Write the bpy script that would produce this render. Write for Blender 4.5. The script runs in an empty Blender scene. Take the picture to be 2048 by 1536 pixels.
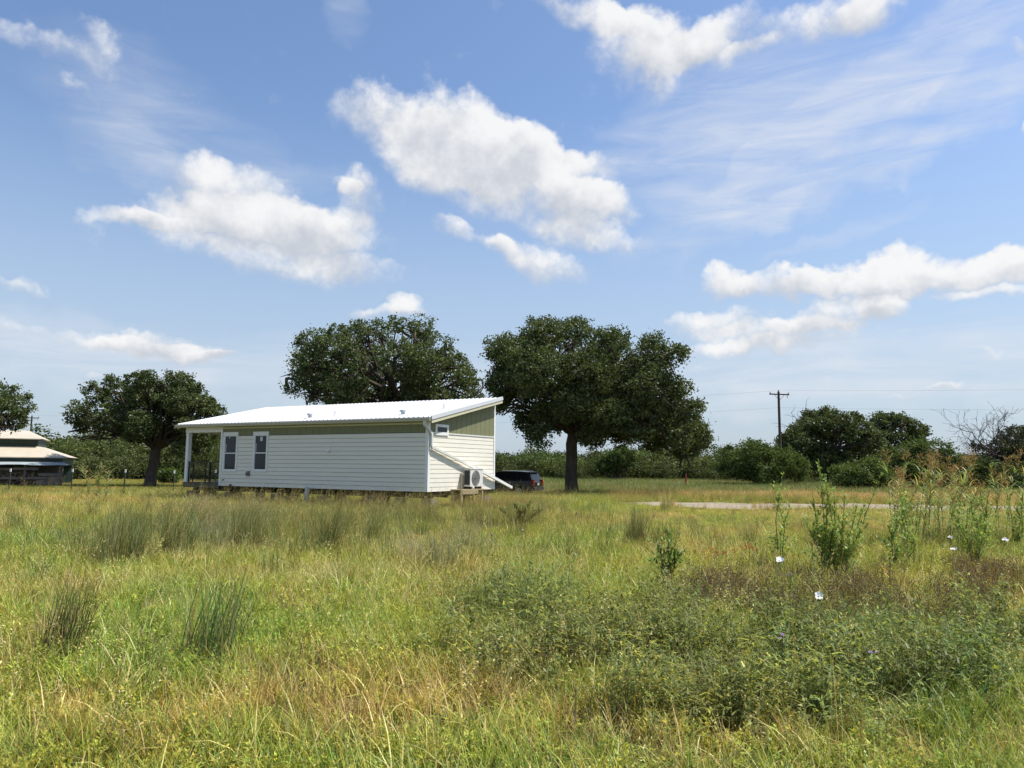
import bpy, bmesh, math, random
import numpy as np
from mathutils import Vector, Matrix
R = math.radians
rng = np.random.default_rng(7)
random.seed(7)
SC = bpy.context.scene
COL = SC.collection

# ------------------------------------------------------------------ camera
F, PITCH, ROLL, EYE = 1479.2, 0.1108, 0.0092, 1.6      # focal length in photo pixels (2048 wide)
cam_d = bpy.data.cameras.new('camera'); cam = bpy.data.objects.new('camera', cam_d); COL.objects.link(cam)
cam_d.sensor_width = 36; cam_d.lens = 36 * F / 2048; cam_d.clip_start = .05; cam_d.clip_end = 5000
cam.matrix_world = Matrix.Translation((0, 0, EYE)) @ Matrix.Rotation(R(90) + PITCH, 4, 'X') @ Matrix.Rotation(ROLL, 4, 'Z')
SC.camera = cam
SUN_AZ, SUN_EL = R(84), R(60)
EXPOSURE = 0.5

# ------------------------------------------------------------------ pixel <-> world
CP, SP, CR, SR = math.cos(PITCH), math.sin(PITCH), math.cos(ROLL), math.sin(ROLL)
def ray(px, py):
    u, v = px - 1024, py - 768
    u0, v0 = u * CR + v * SR, -u * SR + v * CR
    x, f, up = u0 / F, 1.0, -v0 / F
    return Vector((x, f * CP - up * SP, f * SP + up * CP))
def P(px, py, Y):                                     # the point of a pixel's ray at depth Y
    d = ray(px, py); return Vector((0, 0, EYE)) + d * (Y / d.y)
def gz(x, y):
    x = np.asarray(x, float); y = np.asarray(y, float)
    z = -.006 * np.clip(y - 5, 0, 110)
    z = z - .36 * np.exp(-((x - .6) ** 2 + (y - 59) ** 2) / 90)
    return z + .03 * np.sin(x * .7 + 1.3) * np.sin(y * .55) + .02 * np.sin(x * 1.9) * np.cos(y * 1.3 + .4)
def G(px, py):                                        # where a pixel's ray meets the ground
    d = ray(px, py); Y = 20.
    for _ in range(40):
        z = float(gz(d.x / d.y * Y, Y)); Y = .5 * Y + .5 * min(400, (z - EYE) / min(d.z / d.y, -1e-3))
    return Vector((d.x / d.y * Y, Y, float(gz(d.x / d.y * Y, Y))))
def proj(x, y, z):
    z = z - EYE
    yc = y * CP + z * SP; zc = -y * SP + z * CP
    u = F * x / yc; v = -F * zc / yc
    return 1024 + u * CR - v * SR, 768 + u * SR + v * CR

# ------------------------------------------------------------------ node helper
class NT:
    def __init__(s, tree): s.t = tree; s.n = tree.nodes; s.l = tree.links
    def new(s, typ, **kw):
        n = s.n.new(typ)
        for k, v in kw.items(): setattr(n, k, v)
        return n
    def put(s, sock, v):
        if isinstance(v, bpy.types.NodeSocket): s.l.new(v, sock)
        else: sock.default_value = v
    def math(s, op, a, b=None, c=None, clamp=False):
        n = s.new('ShaderNodeMath', operation=op, use_clamp=clamp)
        for i, v in enumerate((a, b, c)):
            if v is not None: s.put(n.inputs[i], v)
        return n.outputs[0]
    def vmath(s, op, a, b=None, scale=None):
        n = s.new('ShaderNodeVectorMath', operation=op)
        s.put(n.inputs[0], a)
        if b is not None: s.put(n.inputs[1], b)
        if scale is not None: s.put(n.inputs['Scale'], scale)
        return n.outputs['Value'] if op in ('DOT_PRODUCT', 'LENGTH') else n.outputs[0]
    def mix(s, f, a, b, blend='MIX'):
        n = s.new('ShaderNodeMix', data_type='RGBA', blend_type=blend)
        s.put(n.inputs[0], f); s.put(n.inputs[6], a); s.put(n.inputs[7], b)
        return n.outputs[2]
    def noise(s, vec, scale, detail=4, rough=.5, dist=0, out=0):
        n = s.new('ShaderNodeTexNoise'); s.put(n.inputs['Vector'], vec)
        n.inputs['Scale'].default_value = scale; n.inputs['Detail'].default_value = detail
        n.inputs['Roughness'].default_value = rough; n.inputs['Distortion'].default_value = dist
        return n.outputs[out]
    def rng(s, v, a, b, c=0., d=1., smooth=False):
        n = s.new('ShaderNodeMapRange'); n.clamp = True
        if smooth: n.interpolation_type = 'SMOOTHSTEP'
        s.put(n.inputs[0], v)
        for i, x in enumerate((a, b, c, d)): s.put(n.inputs[i + 1], x)
        return n.outputs[0]
def col(r, g, b): return (r, g, b, 1.0)

# ------------------------------------------------------------------ sky with clouds
world = bpy.data.worlds.new('World'); SC.world = world; world.use_nodes = True
world.cycles.sampling_method = 'MANUAL'; world.cycles.sample_map_resolution = 512
w = NT(world.node_tree); w.n.clear()
out = w.new('ShaderNodeOutputWorld')
sky = w.new('ShaderNodeTexSky', sky_type='NISHITA', sun_disc=False, sun_elevation=SUN_EL, sun_rotation=SUN_AZ)
sky.air_density = 1.0; sky.dust_density = 1.2; sky.ozone_density = 1.6; sky.altitude = 100
dirv = w.vmath('NORMALIZE', w.new('ShaderNodeTexCoord').outputs['Generated'])
sep = w.new('ShaderNodeSeparateXYZ'); w.l.new(dirv, sep.inputs[0])
az = w.math('ARCTAN2', sep.outputs[0], sep.outputs[1]); el = w.math('ARCSINE', sep.outputs[2])
comb = w.new('ShaderNodeCombineXYZ'); w.l.new(az, comb.inputs[0]); w.l.new(el, comb.inputs[1]); comb.inputs[2].default_value = 0
def azel_of(px, py):
    d = ray(px, py).normalized(); return math.atan2(d.x, d.y), math.asin(d.z)
CUM = [(450, 375, 115, 58, 0, 1), (430, 446, 165, 38, -2, 1), (590, 455, 140, 40, 6, .9), (560, 528, 180, 26, 4, .75), (300, 440, 95, 16, 0, .8),
       (720, 400, 34, 46, -15, .9), (690, 375, 26, 14, 20, .7), (640, 490, 90, 40, 20, .6),
       (760, 220, 85, 45, 10, .9), (850, 300, 70, 60, 0, .7), (970, 290, 110, 55, 20, 1), (1070, 360, 140, 60, 20, 1), (900, 360, 110, 42, 15, .8),
       (1180, 405, 80, 30, 10, .9), (1190, 470, 100, 22, 10, .8), (1170, 320, 60, 20, 10, .6),
       (1070, 515, 90, 30, 15, .9), (890, 470, 46, 18, 10, .7), (1000, 490, 34, 16, 10, .6),
       (1310, 85, 115, 52, 5, 1), (1190, 22, 110, 26, 18, .9), (1450, 70, 80, 48, -20, .8), (1300, 140, 60, 34, 20, .7), (1510, 115, 46, 20, -20, .7),
       (1650, 30, 100, 50, -10, .8), (1740, 5, 50, 34, 0, .7), (1390, 110, 70, 30, 0, .7),
       (1470, 565, 48, 28, 0, 1), (1560, 570, 80, 24, 0, .9), (1700, 560, 110, 30, -5, 1), (1790, 535, 66, 40, -10, 1), (1808, 485, 22, 18, 0, .8),
       (1900, 540, 110, 34, 0, 1), (2010, 520, 80, 30, -8, 1), (1970, 578, 90, 14, 0, .7), (2120, 520, 90, 34, 0, 1),
       (1420, 642, 95, 22, -5, .9), (1560, 668, 130, 28, 0, .9), (1680, 622, 90, 28, -10, .9), (1760, 606, 44, 24, 0, .9), (1480, 695, 130, 14, 0, .6),
       (300, 670, 60, 22, 0, .9), (330, 694, 110, 20, 8, .9), (410, 716, 50, 12, 5, .7), (225, 680, 40, 14, 0, .6), (90, 665, 110, 22, 4, .45),
       (825, 622, 40, 18, 0, .9), (735, 636, 50, 14, -10, .7), (70, 85, 80, 22, 12, .55), (185, 110, 56, 36, 40, .6), (140, 190, 46, 16, 20, .5),
       (45, 572, 50, 12, 0, .6), (1880, 775, 44, 9, 0, .8), (1800, 790, 30, 6, 0, .4), (2045, 250, 16, 22, 0, .7), (2045, 110, 14, 20, 0, .6),
       (200, 750, 26, 10, 0, .6), (1990, 690, 40, 8, 0, .5), (1400, 745, 60, 10, 0, .4)]
CIR = [(1480, 250, 250, 90, -10, .6), (1650, 330, 340, 55, -20, .6), (1800, 150, 300, 60, -26, .5), (1470, 405, 120, 40, 8, .55), (1950, 50, 220, 60, -24, .45),
       (1520, 340, 50, 28, 10, .8), (1900, 260, 240, 30, -25, .4), (1680, 470, 120, 14, -16, .35), (320, 240, 200, 80, 15, .3), (280, 320, 140, 50, 10, .32), (480, 330, 200, 26, 0, .2),
       (690, 20, 34, 40, 0, .25), (100, 690, 300, 70, 0, .5), (1700, 745, 500, 60, 0, .5), (1900, 660, 260, 40, 0, .35), (500, 760, 400, 60, 0, .25), (1100, 760, 700, 50, 0, .3)]

def blobs(lst, azel):
    acc = hac = 0.0
    for (px, py, rx, ry, rot, s) in lst:
        a0, e0 = azel_of(px, py); t = -R(rot)
        ex = math.cos(math.atan((px - 1024) / F)) ** 2
        rx, ry = rx / F * ex * 1.6, ry / F * ex * 1.6
        c, n = math.cos(t), math.sin(t)
        u = w.vmath('DOT_PRODUCT', azel, (c / rx, n / rx, -(a0 * c + e0 * n) / rx))
        v = w.vmath('DOT_PRODUCT', azel, (-n / ry, c / ry, -(-a0 * n + e0 * c) / ry))
        d = w.math('MULTIPLY_ADD', v, v, w.math('MULTIPLY', u, u))
        k = w.math('MULTIPLY_ADD', d, -s, s, clamp=True)
        acc = w.math('ADD', k, acc); hac = w.math('MULTIPLY_ADD', k, v, hac)
    return acc, hac                                    # density, density-weighted local height
base = w.mix(1.0, sky.outputs[0], col(1.06, 1.15, 1.25), 'MULTIPLY')
haz = w.rng(el, 0., .5, .8, 0, True)                  # milky air towards the horizon
base = w.mix(haz, base, col(3.6, 4.25, 5.05))
def sky_part(a_lo, a_hi, general):
    """the sky of one range of azimuths: its clouds, or beyond the view the same weather made by noise alone"""
    near = lambda b: a_lo - .10 < azel_of(b[0], b[1])[0] + max(b[2], b[3]) / F * 1.6 and azel_of(b[0], b[1])[0] - max(b[2], b[3]) / F * 1.6 < a_hi + .10
    cum, cirr = ([], []) if general == 2 else ([b for b in CUM if near(b)], [b for b in CIR if near(b)])
    nz = w.noise(dirv, 9, 4, .6, 0, 1)                 # a billowy noise bends the directions so that outlines break up
    wob = w.vmath('MULTIPLY', w.vmath('SUBTRACT', nz, (.5, .5, .5)), (.10, .10, 0))
    azel = w.vmath('ADD', w.vmath('ADD', comb.outputs[0], wob), (0, 0, 1))
    den, hgt = blobs(cum, azel); cir, _ = blobs(cirr, azel)
    fine = w.noise(dirv, 30, 6, .66)
    if general:
        offm = w.math('MAXIMUM', w.rng(w.math('ABSOLUTE', az), .68, .95), w.rng(el, .68, .9))
        gen = w.math('MULTIPLY', w.rng(w.noise(w.vmath('MULTIPLY', dirv, (1, 1, 2.2)), 3.1, 5, .6), .52, .68), offm)
        den = w.math('ADD', den, gen)
    lh = w.math('DIVIDE', hgt, w.math('MAXIMUM', den, .15)) if cum else 0.
    soft = w.noise(dirv, 17, 5, .6)
    edge = w.math('ADD', w.math('MULTIPLY_ADD', w.math('SUBTRACT', soft, .5), 1.15, w.math('MULTIPLY', den, .92)), w.math('MULTIPLY', w.math('SUBTRACT', fine, .5), .85))
    mask = w.rng(edge, .12, w.math('MULTIPLY_ADD', lh, -.5, 1.08), 0, .97, True)   # crisp crests, soft bases
    # cirrus streaks, drawn out along the wind
    c1 = base
    if cirr:
        mp = w.new('ShaderNodeMapping'); w.l.new(comb.outputs[0], mp.inputs[0]); mp.inputs[2].default_value = (0, 0, R(-20)); mp.inputs[3].default_value = (2.2, 14, 1)
        streak = w.noise(mp.outputs[0], 2.4, 6, .6, .6)
        cmask = w.math('MULTIPLY', w.rng(streak, .26, .82), w.rng(cir, 0., .72, 0., .95), clamp=True)
        c1 = w.mix(cmask, base, col(5.6, 5.8, 6.2))
    # cloud tone: bright crests, soft grey hollows and bases
    tone = w.math('ADD', w.math('MULTIPLY', lh, .42), w.math('MULTIPLY', soft, 1.15))
    tone = w.rng(tone, .25, .85, 0, 1, True)
    ccol = w.mix(tone, col(4.2, 4.45, 4.9), col(6.7, 6.7, 6.7))
    b = w.new('ShaderNodeBackground'); w.l.new(w.mix(mask, c1, ccol), b.inputs[0]); b.inputs[1].default_value = .1
    return b.outputs[0]
EDGES = [-.80, -.50, -.30, -.12, .06, .24, .42, .80]
def pick(lo, hi):                                      # a tree of choices, so that only one part is worked out per ray
    if hi - lo == 1: return sky_part(EDGES[lo], EDGES[hi], 1)
    mid = (lo + hi) // 2; m = w.new('ShaderNodeMixShader'); w.put(m.inputs[0], w.math('GREATER_THAN', az, EDGES[mid]))
    w.l.new(pick(lo, mid), m.inputs[1]); w.l.new(pick(mid, hi), m.inputs[2]); return m.outputs[0]
inside = w.math('MULTIPLY', w.math('LESS_THAN', w.math('ABSOLUTE', az), .80), w.math('LESS_THAN', el, .78))
inside = w.math('MULTIPLY', inside, w.math('GREATER_THAN', el, -.01))
top = w.new('ShaderNodeMixShader'); w.l.new(inside, top.inputs[0]); w.l.new(sky_part(0, 0, 2), top.inputs[1]); w.l.new(pick(0, len(EDGES) - 1), top.inputs[2])
w.l.new(top.outputs[0], out.inputs[0])

sun_d = bpy.data.lights.new('sun', 'SUN'); sun_d.energy = 4.4; sun_d.angle = R(.55); sun_d.color = (1, .95, .87)
sun = bpy.data.objects.new('sun', sun_d); COL.objects.link(sun)
sdir = Vector((math.sin(SUN_AZ) * math.cos(SUN_EL), math.cos(SUN_AZ) * math.cos(SUN_EL), math.sin(SUN_EL)))
sun.rotation_euler = sdir.to_track_quat('Z', 'Y').to_euler(); sun.location = (40, 10, 60)
vs = SC.view_settings; vs.view_transform = 'Standard'; vs.look = 'None'; vs.exposure = EXPOSURE; vs.gamma = 1; vs.use_curve_mapping = False
SC.cycles.max_bounces = 8; SC.cycles.diffuse_bounces = 3; SC.cycles.transmission_bounces = 4; SC.cycles.transparent_max_bounces = 6

# ------------------------------------------------------------------ materials
def surf(name, c, rough=.7, var=.12, scale=3., bump=0., bscale=40., metal=0., spec=.4, stain=None, stretch=(1, 1, 1)):
    m = bpy.data.materials.new(name); m.use_nodes = True; t = NT(m.node_tree)
    b = t.n['Principled BSDF']
    tc = t.vmath('MULTIPLY', t.new('ShaderNodeTexCoord').outputs['Object'], stretch)
    f = t.rng(t.noise(tc, scale, 5, .6), .3, .7)
    lo = col(*[max(0, x * (1 - var)) for x in c]); hi = col(*[min(1, x * (1 + var)) for x in c])
    cc = t.mix(f, lo, hi)
    if stain:
        cc = t.mix(t.rng(t.noise(tc, scale * .6, 6, .7), .5, .75, 0, stain[3]), cc, col(*stain[:3]))
    t.l.new(cc, b.inputs['Base Color'])
    b.inputs['Metallic'].default_value = metal; b.inputs['Specular IOR Level'].default_value = spec
    t.l.new(t.rng(f, 0, 1, rough * .9, min(1, rough * 1.1)), b.inputs['Roughness'])
    if bump:
        bn = t.new('ShaderNodeBump'); bn.inputs['Strength'].default_value = bump; bn.inputs['Distance'].default_value = .01
        t.l.new(t.noise(tc, bscale, 3, .6), bn.inputs['Height']); t.l.new(bn.outputs[0], b.inputs['Normal'])
    return m
def leafmat(name, trans=.3, gloss=.04, sat=1.0, patch=None):
    """vertex colour x instance tint, part of the light passing through"""
    m = bpy.data.materials.new(name); m.use_nodes = True; t = NT(m.node_tree); t.n.clear()
    o = t.new('ShaderNodeOutputMaterial')
    a = t.new('ShaderNodeAttribute', attribute_name='Col')
    c = a.outputs[0]
    if patch:
        g = t.new('ShaderNodeAttribute', attribute_name='tint', attribute_type='INSTANCER')
        c = t.mix(1.0, c, g.outputs[0], 'MULTIPLY')
    d = t.new('ShaderNodeBsdfDiffuse'); tr = t.new('ShaderNodeBsdfTranslucent'); gl = t.new('ShaderNodeBsdfGlossy')
    gl.inputs['Roughness'].default_value = .42
    t.l.new(c, d.inputs[0]); t.l.new(t.mix(1.0, c, col(1.25, 1.15, .55), 'MULTIPLY'), tr.inputs[0])
    m1 = t.new('ShaderNodeMixShader'); m1.inputs[0].default_value = trans; t.l.new(d.outputs[0], m1.inputs[1]); t.l.new(tr.outputs[0], m1.inputs[2])
    m2 = t.new('ShaderNodeMixShader'); m2.inputs[0].default_value = gloss; t.l.new(m1.outputs[0], m2.inputs[1]); t.l.new(gl.outputs[0], m2.inputs[2])
    t.l.new(m2.outputs[0], o.inputs[0])
    return m
def glass(name, c=(.02, .025, .03), rough=.05):
    m = bpy.data.materials.new(name); m.use_nodes = True; b = m.node_tree.nodes['Principled BSDF']
    b.inputs['Base Color'].default_value = col(*c); b.inputs['Roughness'].default_value = rough; b.inputs['Specular IOR Level'].default_value = .3
    return m
M = dict(
    siding=surf('cream_siding', (.74, .705, .605), .6, .035, 1.5, .12, 60, stain=(.55, .53, .47, .25), stretch=(1, .3, 3)),
    trim=surf('white_trim', (.76, .76, .73), .5, .03, 4),
    green=surf('sage_panel', (.19, .195, .10), .65, .06, 2, .1, 50),
    groove=surf('dark_groove', (.06, .06, .045), .9, .1, 4),
    roof=surf('white_metal_roof', (.60, .61, .62), .42, .05, 2, spec=.5, stain=(.5, .5, .49, .35)),
    gutter=surf('clay_gutter', (.50, .49, .42), .45, .05, 2),
    fascia=surf('tan_fascia', (.56, .53, .37), .6, .05, 3),
    sheath=surf('wall_core', (.18, .18, .15), .9, .1, 2),
    rake=surf('rake_metal', (.58, .60, .62), .4, .04, 2),
    dspout=surf('downspout_paint', (.62, .62, .58), .4, .04, 4),
    black=surf('black_metal', (.012, .012, .014), .45, .1, 6),
    steel=surf('dark_chassis', (.02, .018, .016), .8, .3, 3),
    block=surf('concrete_block', (.19, .18, .17), .95, .2, 5, .5, 60),
    deck=surf('deck_olive', (.10, .095, .06), .7, .15, 4),
    pane=glass('window_pane'), frame=surf('vinyl_frame', (.74, .75, .76), .4, .03, 4),
    blind=surf('paper_label', (.6, .6, .58), .8, .05, 4),
    wood=surf('weathered_wood', (.34, .27, .16), .85, .25, 4, .4, 30, stretch=(1, 1, 6)),
    greywood=surf('grey_boards', (.20, .17, .145), .9, .3, 3, .4, 30, stretch=(.4, 3, 3)),
    bark=surf('oak_bark', (.075, .058, .045), .95, .35, 3, .9, 18, stretch=(2, 2, .6)),
    deadbark=surf('dead_bark', (.075, .063, .058), .95, .3, 4, .6, 20),
    pole=surf('creosote_pole', (.085, .06, .05), .9, .25, 3, .4, 20, stretch=(4, 4, .5)),
    wire=surf('cable', (.16, .16, .17), .6, .05, 3),
    creamtin=surf('cream_tin', (.52, .46, .36), .5, .06, 1.5, stain=(.5, .42, .3, .3)),
    greentin=surf('green_tin', (.035, .06, .05), .55, .12, 2),
    tin=surf('grey_tin', (.36, .42, .44), .45, .12, 2, stain=(.25, .18, .12, .3)),
    log=surf('split_log', (.20, .15, .11), .95, .5, 6, .5, 30),
    galv=surf('post_green_steel', (.05, .06, .05), .7, .2, 5), white=surf('white_paint', (.75, .74, .70), .6, .05, 4),
    red=surf('red_paint', (.30, .05, .035), .6, .2, 6),
    acwhite=surf('ac_casing', (.66, .65, .60), .5, .04, 5), acdark=surf('ac_coil', (.03, .035, .045), .6, .3, 20), acgrille=surf('ac_grille', (.26, .265, .26), .6, .1, 20),
    paint=surf('black_paint', (.008, .008, .010), .22, .05, 3, spec=.6), tyre=surf('tyre_rubber', (.018, .018, .018), .9, .15, 6),
    rim=surf('alloy_rim', (.35, .35, .36), .35, .05, 6, metal=.8), tail=surf('tail_lens', (.25, .01, .012), .25, .1, 6),
    plastic=surf('dark_plastic', (.03, .03, .032), .6, .1, 6), chrome=surf('chrome', (.6, .6, .62), .2, .03, 6, metal=1),
    plate=surf('number_plate', (.55, .55, .55), .5, .1, 6), carglass=glass('car_glass', (.012, .014, .016), .06), seat=surf('tan_seat', (.35, .32, .24), .8, .1, 6),
    pipe=surf('grey_pvc', (.50, .52, .52), .6, .1, 6),
    gravel=None)
M['leaf_oak'] = leafmat('oak_leaf', .30, .018); M['leaf_brush'] = leafmat('brush_leaf', .34, .012)
M['veg'] = leafmat('field_plants', .30, .014, patch=True); M['plant'] = leafmat('single_plants', .36, .015)
M['petal_white'] = surf('white_petal', (.80, .80, .78), .7, .04, 30); M['petal_yellow'] = surf('yellow_stamen', (.6, .42, .05), .8, .1, 30)
M['petal_red'] = surf('orange_red_petal', (.55, .10, .02), .7, .25, 40); M['petal_purple'] = surf('lavender_petal', (.30, .20, .52), .7, .2, 40)
M['petal_pink'] = surf('thistle_pink', (.52, .22, .50), .8, .2, 40)

def ground_mat():
    m = bpy.data.materials.new('meadow_soil'); m.use_nodes = True; t = NT(m.node_tree); b = t.n['Principled BSDF']
    tc = t.new('ShaderNodeTexCoord').outputs['Object']
    a = t.rng(t.noise(tc, .35, 6, .65), .35, .65); f = t.noise(tc, 7, 6, .7); g = t.noise(tc, 60, 3, .7)
    c = t.mix(a, col(.085, .075, .030), col(.070, .085, .022))
    c = t.mix(t.rng(f, .45, .7), c, col(.14, .115, .05))
    c = t.mix(t.rng(g, .4, .65, 0, .6), c, col(.04, .04, .016))
    t.l.new(c, b.inputs['Base Color']); b.inputs['Roughness'].default_value = 1; b.inputs['Specular IOR Level'].default_value = .1
    bn = t.new('ShaderNodeBump'); bn.inputs['Strength'].default_value = .9; bn.inputs['Distance'].default_value = .06
    t.l.new(f, bn.inputs['Height']); t.l.new(bn.outputs[0], b.inputs['Normal'])
    return m
def gravel_mat():
    m = bpy.data.materials.new('caliche_gravel'); m.use_nodes = True; t = NT(m.node_tree); b = t.n['Principled BSDF']
    tc = t.new('ShaderNodeTexCoord').outputs['Object']
    c = t.mix(t.rng(t.noise(tc, 9, 6, .75), .35, .65), col(.28, .235, .175), col(.39, .335, .255))
    c = t.mix(t.rng(t.noise(tc, .5, 5, .6), .5, .7, 0, .6), c, col(.20, .17, .11))
    t.l.new(c, b.inputs['Base Color']); b.inputs['Roughness'].default_value = 1
    bn = t.new('ShaderNodeBump'); bn.inputs['Strength'].default_value = .7; bn.inputs['Distance'].default_value = .03
    t.l.new(t.noise(tc, 30, 4, .7), bn.inputs['Height']); t.l.new(bn.outputs[0], b.inputs['Normal'])
    return m
M['ground'] = ground_mat(); M['gravel'] = gravel_mat()

# ------------------------------------------------------------------ mesh helpers
def link(name, me, mat, parent=None):
    o = bpy.data.objects.new(name, me); COL.objects.link(o)
    if mat is not None and not me.materials: me.materials.append(mat)
    if parent is not None: o.parent = parent
    return o
class MB:
    def __init__(s): s.v = []; s.f = []
    def add(s, vs_, fs):
        n = len(s.v); s.v += [tuple(v) for v in vs_]; s.f += [tuple(i + n for i in f) for f in fs]; return s
    def box(s, a, b):
        (x0, y0, z0), (x1, y1, z1) = a, b
        return s.add([(x0, y0, z0), (x1, y0, z0), (x1, y1, z0), (x0, y1, z0), (x0, y0, z1), (x1, y0, z1), (x1, y1, z1), (x0, y1, z1)],
                     [(0, 3, 2, 1), (4, 5, 6, 7), (0, 1, 5, 4), (1, 2, 6, 5), (2, 3, 7, 6), (3, 0, 4, 7)])
    def tube(s, pts, rad, n=6, caps=True):
        pts = [Vector(p) for p in pts]
        if not hasattr(rad, '__len__'): rad = [rad] * len(pts)
        rings = []; up = None
        for i, p in enumerate(pts):
            d = (pts[min(i + 1, len(pts) - 1)] - pts[max(i - 1, 0)]).normalized()
            if up is None: up = d.orthogonal().normalized()
            up = (up - d * up.dot(d)); up = up.normalized() if up.length > 1e-6 else d.orthogonal().normalized()
            sd = d.cross(up)
            rings.append([p + (up * math.cos(2 * math.pi * k / n) + sd * math.sin(2 * math.pi * k / n)) * rad[i] for k in range(n)])
        vs_ = [v for r in rings for v in r]; fs = []
        for i in range(len(pts) - 1):
            for k in range(n):
                k2 = (k + 1) % n
                fs.append((i * n + k, i * n + k2, (i + 1) * n + k2, (i + 1) * n + k))
        if caps: fs += [tuple(reversed(range(n))), tuple(range((len(pts) - 1) * n, len(pts) * n))]
        return s.add(vs_, fs)
    def bar(s, a, b, wd, hd, up=(0, 0, 1)):
        a, b = Vector(a), Vector(b); d = (b - a).normalized(); up = Vector(up); sd = d.cross(up).normalized(); up = sd.cross(d)
        vs_ = [q + sd * sx * wd / 2 + up * sz * hd / 2 for q in (a, b) for sx, sz in ((-1, -1), (1, -1), (1, 1), (-1, 1))]
        return s.add(vs_, [(0, 1, 2, 3), (7, 6, 5, 4), (0, 4, 5, 1), (1, 5, 6, 2), (2, 6, 7, 3), (3, 7, 4, 0)])
    def prism(s, poly, fa, fb):                        # polygon between two mappings 2D -> 3D
        n = len(poly)
        return s.add([fa(*p) for p in poly] + [fb(*p) for p in poly],
                     [tuple(reversed(range(n))), tuple(range(n, 2 * n))] + [(i, (i + 1) % n, n + (i + 1) % n, n + i) for i in range(n)])
    def mesh(s, name, smooth=False):
        me = bpy.data.meshes.new(name); me.from_pydata(s.v, [], s.f); me.update()
        bm = bmesh.new(); bm.from_mesh(me); bmesh.ops.recalc_face_normals(bm, faces=bm.faces); bm.to_mesh(me); bm.free()
        if smooth: me.shade_smooth()
        return me
    def build(s, name, mat, parent=None, smooth=False): return link(name, s.mesh(name, smooth), mat, parent)
def tag(o, label, cat, group=None, kind=None):
    o['label'] = label; o['category'] = cat
    if group: o['group'] = group
    if kind: o['kind'] = kind
    return o
def thing(name, label, cat, loc=(0, 0, 0), rz=0, group=None):
    o = bpy.data.objects.new(name, None); COL.objects.link(o); o.location = loc; o.rotation_euler = (0, 0, rz); o.empty_display_size = .2
    return tag(o, label, cat, group)
def copy_tree(o, parent=None):
    c = o.copy(); COL.objects.link(c)
    if parent is not None: c.parent = parent
    for ch in list(o.children): copy_tree(ch, c)
    return c
def quads_mesh(name, V, C=None, ngon=4):
    """V: (n, ngon, 3) separate faces; C: (n, 3) face colour"""
    n = len(V); me = bpy.data.meshes.new(name)
    me.vertices.add(n * ngon); me.vertices.foreach_set('co', np.ascontiguousarray(V, dtype=np.float32).ravel())
    me.loops.add(n * ngon); me.loops.foreach_set('vertex_index', np.arange(n * ngon, dtype=np.int32))
    me.polygons.add(n); me.polygons.foreach_set('loop_start', np.arange(0, n * ngon, ngon, dtype=np.int32))
    me.update(calc_edges=True)
    if C is not None:
        at = me.color_attributes.new('Col', 'FLOAT_COLOR', 'POINT')
        cc = np.ones((n, ngon, 4), np.float32); cc[..., :3] = np.asarray(C)[:, None, :] if np.ndim(C) == 2 else C
        at.data.foreach_set('color', cc.ravel())
    return me
def rot_frame(n, r=rng):
    a = r.normal(size=(n, 3)); a /= np.linalg.norm(a, axis=1)[:, None]
    b = r.normal(size=(n, 3)); b -= (a * b).sum(1)[:, None] * a; b /= np.linalg.norm(b, axis=1)[:, None]
    return a, b
def diamonds(C, L, W, r=rng, flat=0.):
    """leaf shaped faces (pointed, widest past the middle) at C"""
    n = len(C); a, b = rot_frame(n, r)
    if flat: a[:, 2] *= 1 - flat; a /= np.linalg.norm(a, axis=1)[:, None]; b -= (a * b).sum(1)[:, None] * a; b /= np.linalg.norm(b, axis=1)[:, None]
    L = np.broadcast_to(L, n)[:, None]; W = np.broadcast_to(W, n)[:, None]
    return np.stack([C - a * L * .5, C + b * W * .5 + a * L * .1, C + a * L * .5, C - b * W * .5 + a * L * .1], 1)
def vnoise(x, y, seed=0):
    xi, yi = np.floor(x).astype(int), np.floor(y).astype(int); fx, fy = x - xi, y - yi
    def h(a, b):
        n = (a * 374761393 + b * 668265263 + seed * 974634) & 0x7fffffff; n = ((n ^ (n >> 13)) * 1274126177) & 0x7fffffff
        return ((n ^ (n >> 16)) & 0xffff) / 65535.
    sx, sy = fx * fx * (3 - 2 * fx), fy * fy * (3 - 2 * fy)
    return (h(xi, yi) * (1 - sx) + h(xi + 1, yi) * sx) * (1 - sy) + (h(xi, yi + 1) * (1 - sx) + h(xi + 1, yi + 1) * sx) * sy
def fbm(x, y, seed=0, o=4):
    return sum(vnoise(x * 2 ** i, y * 2 ** i, seed + i) * .5 ** i for i in range(o)) / sum(.5 ** i for i in range(o))

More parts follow.
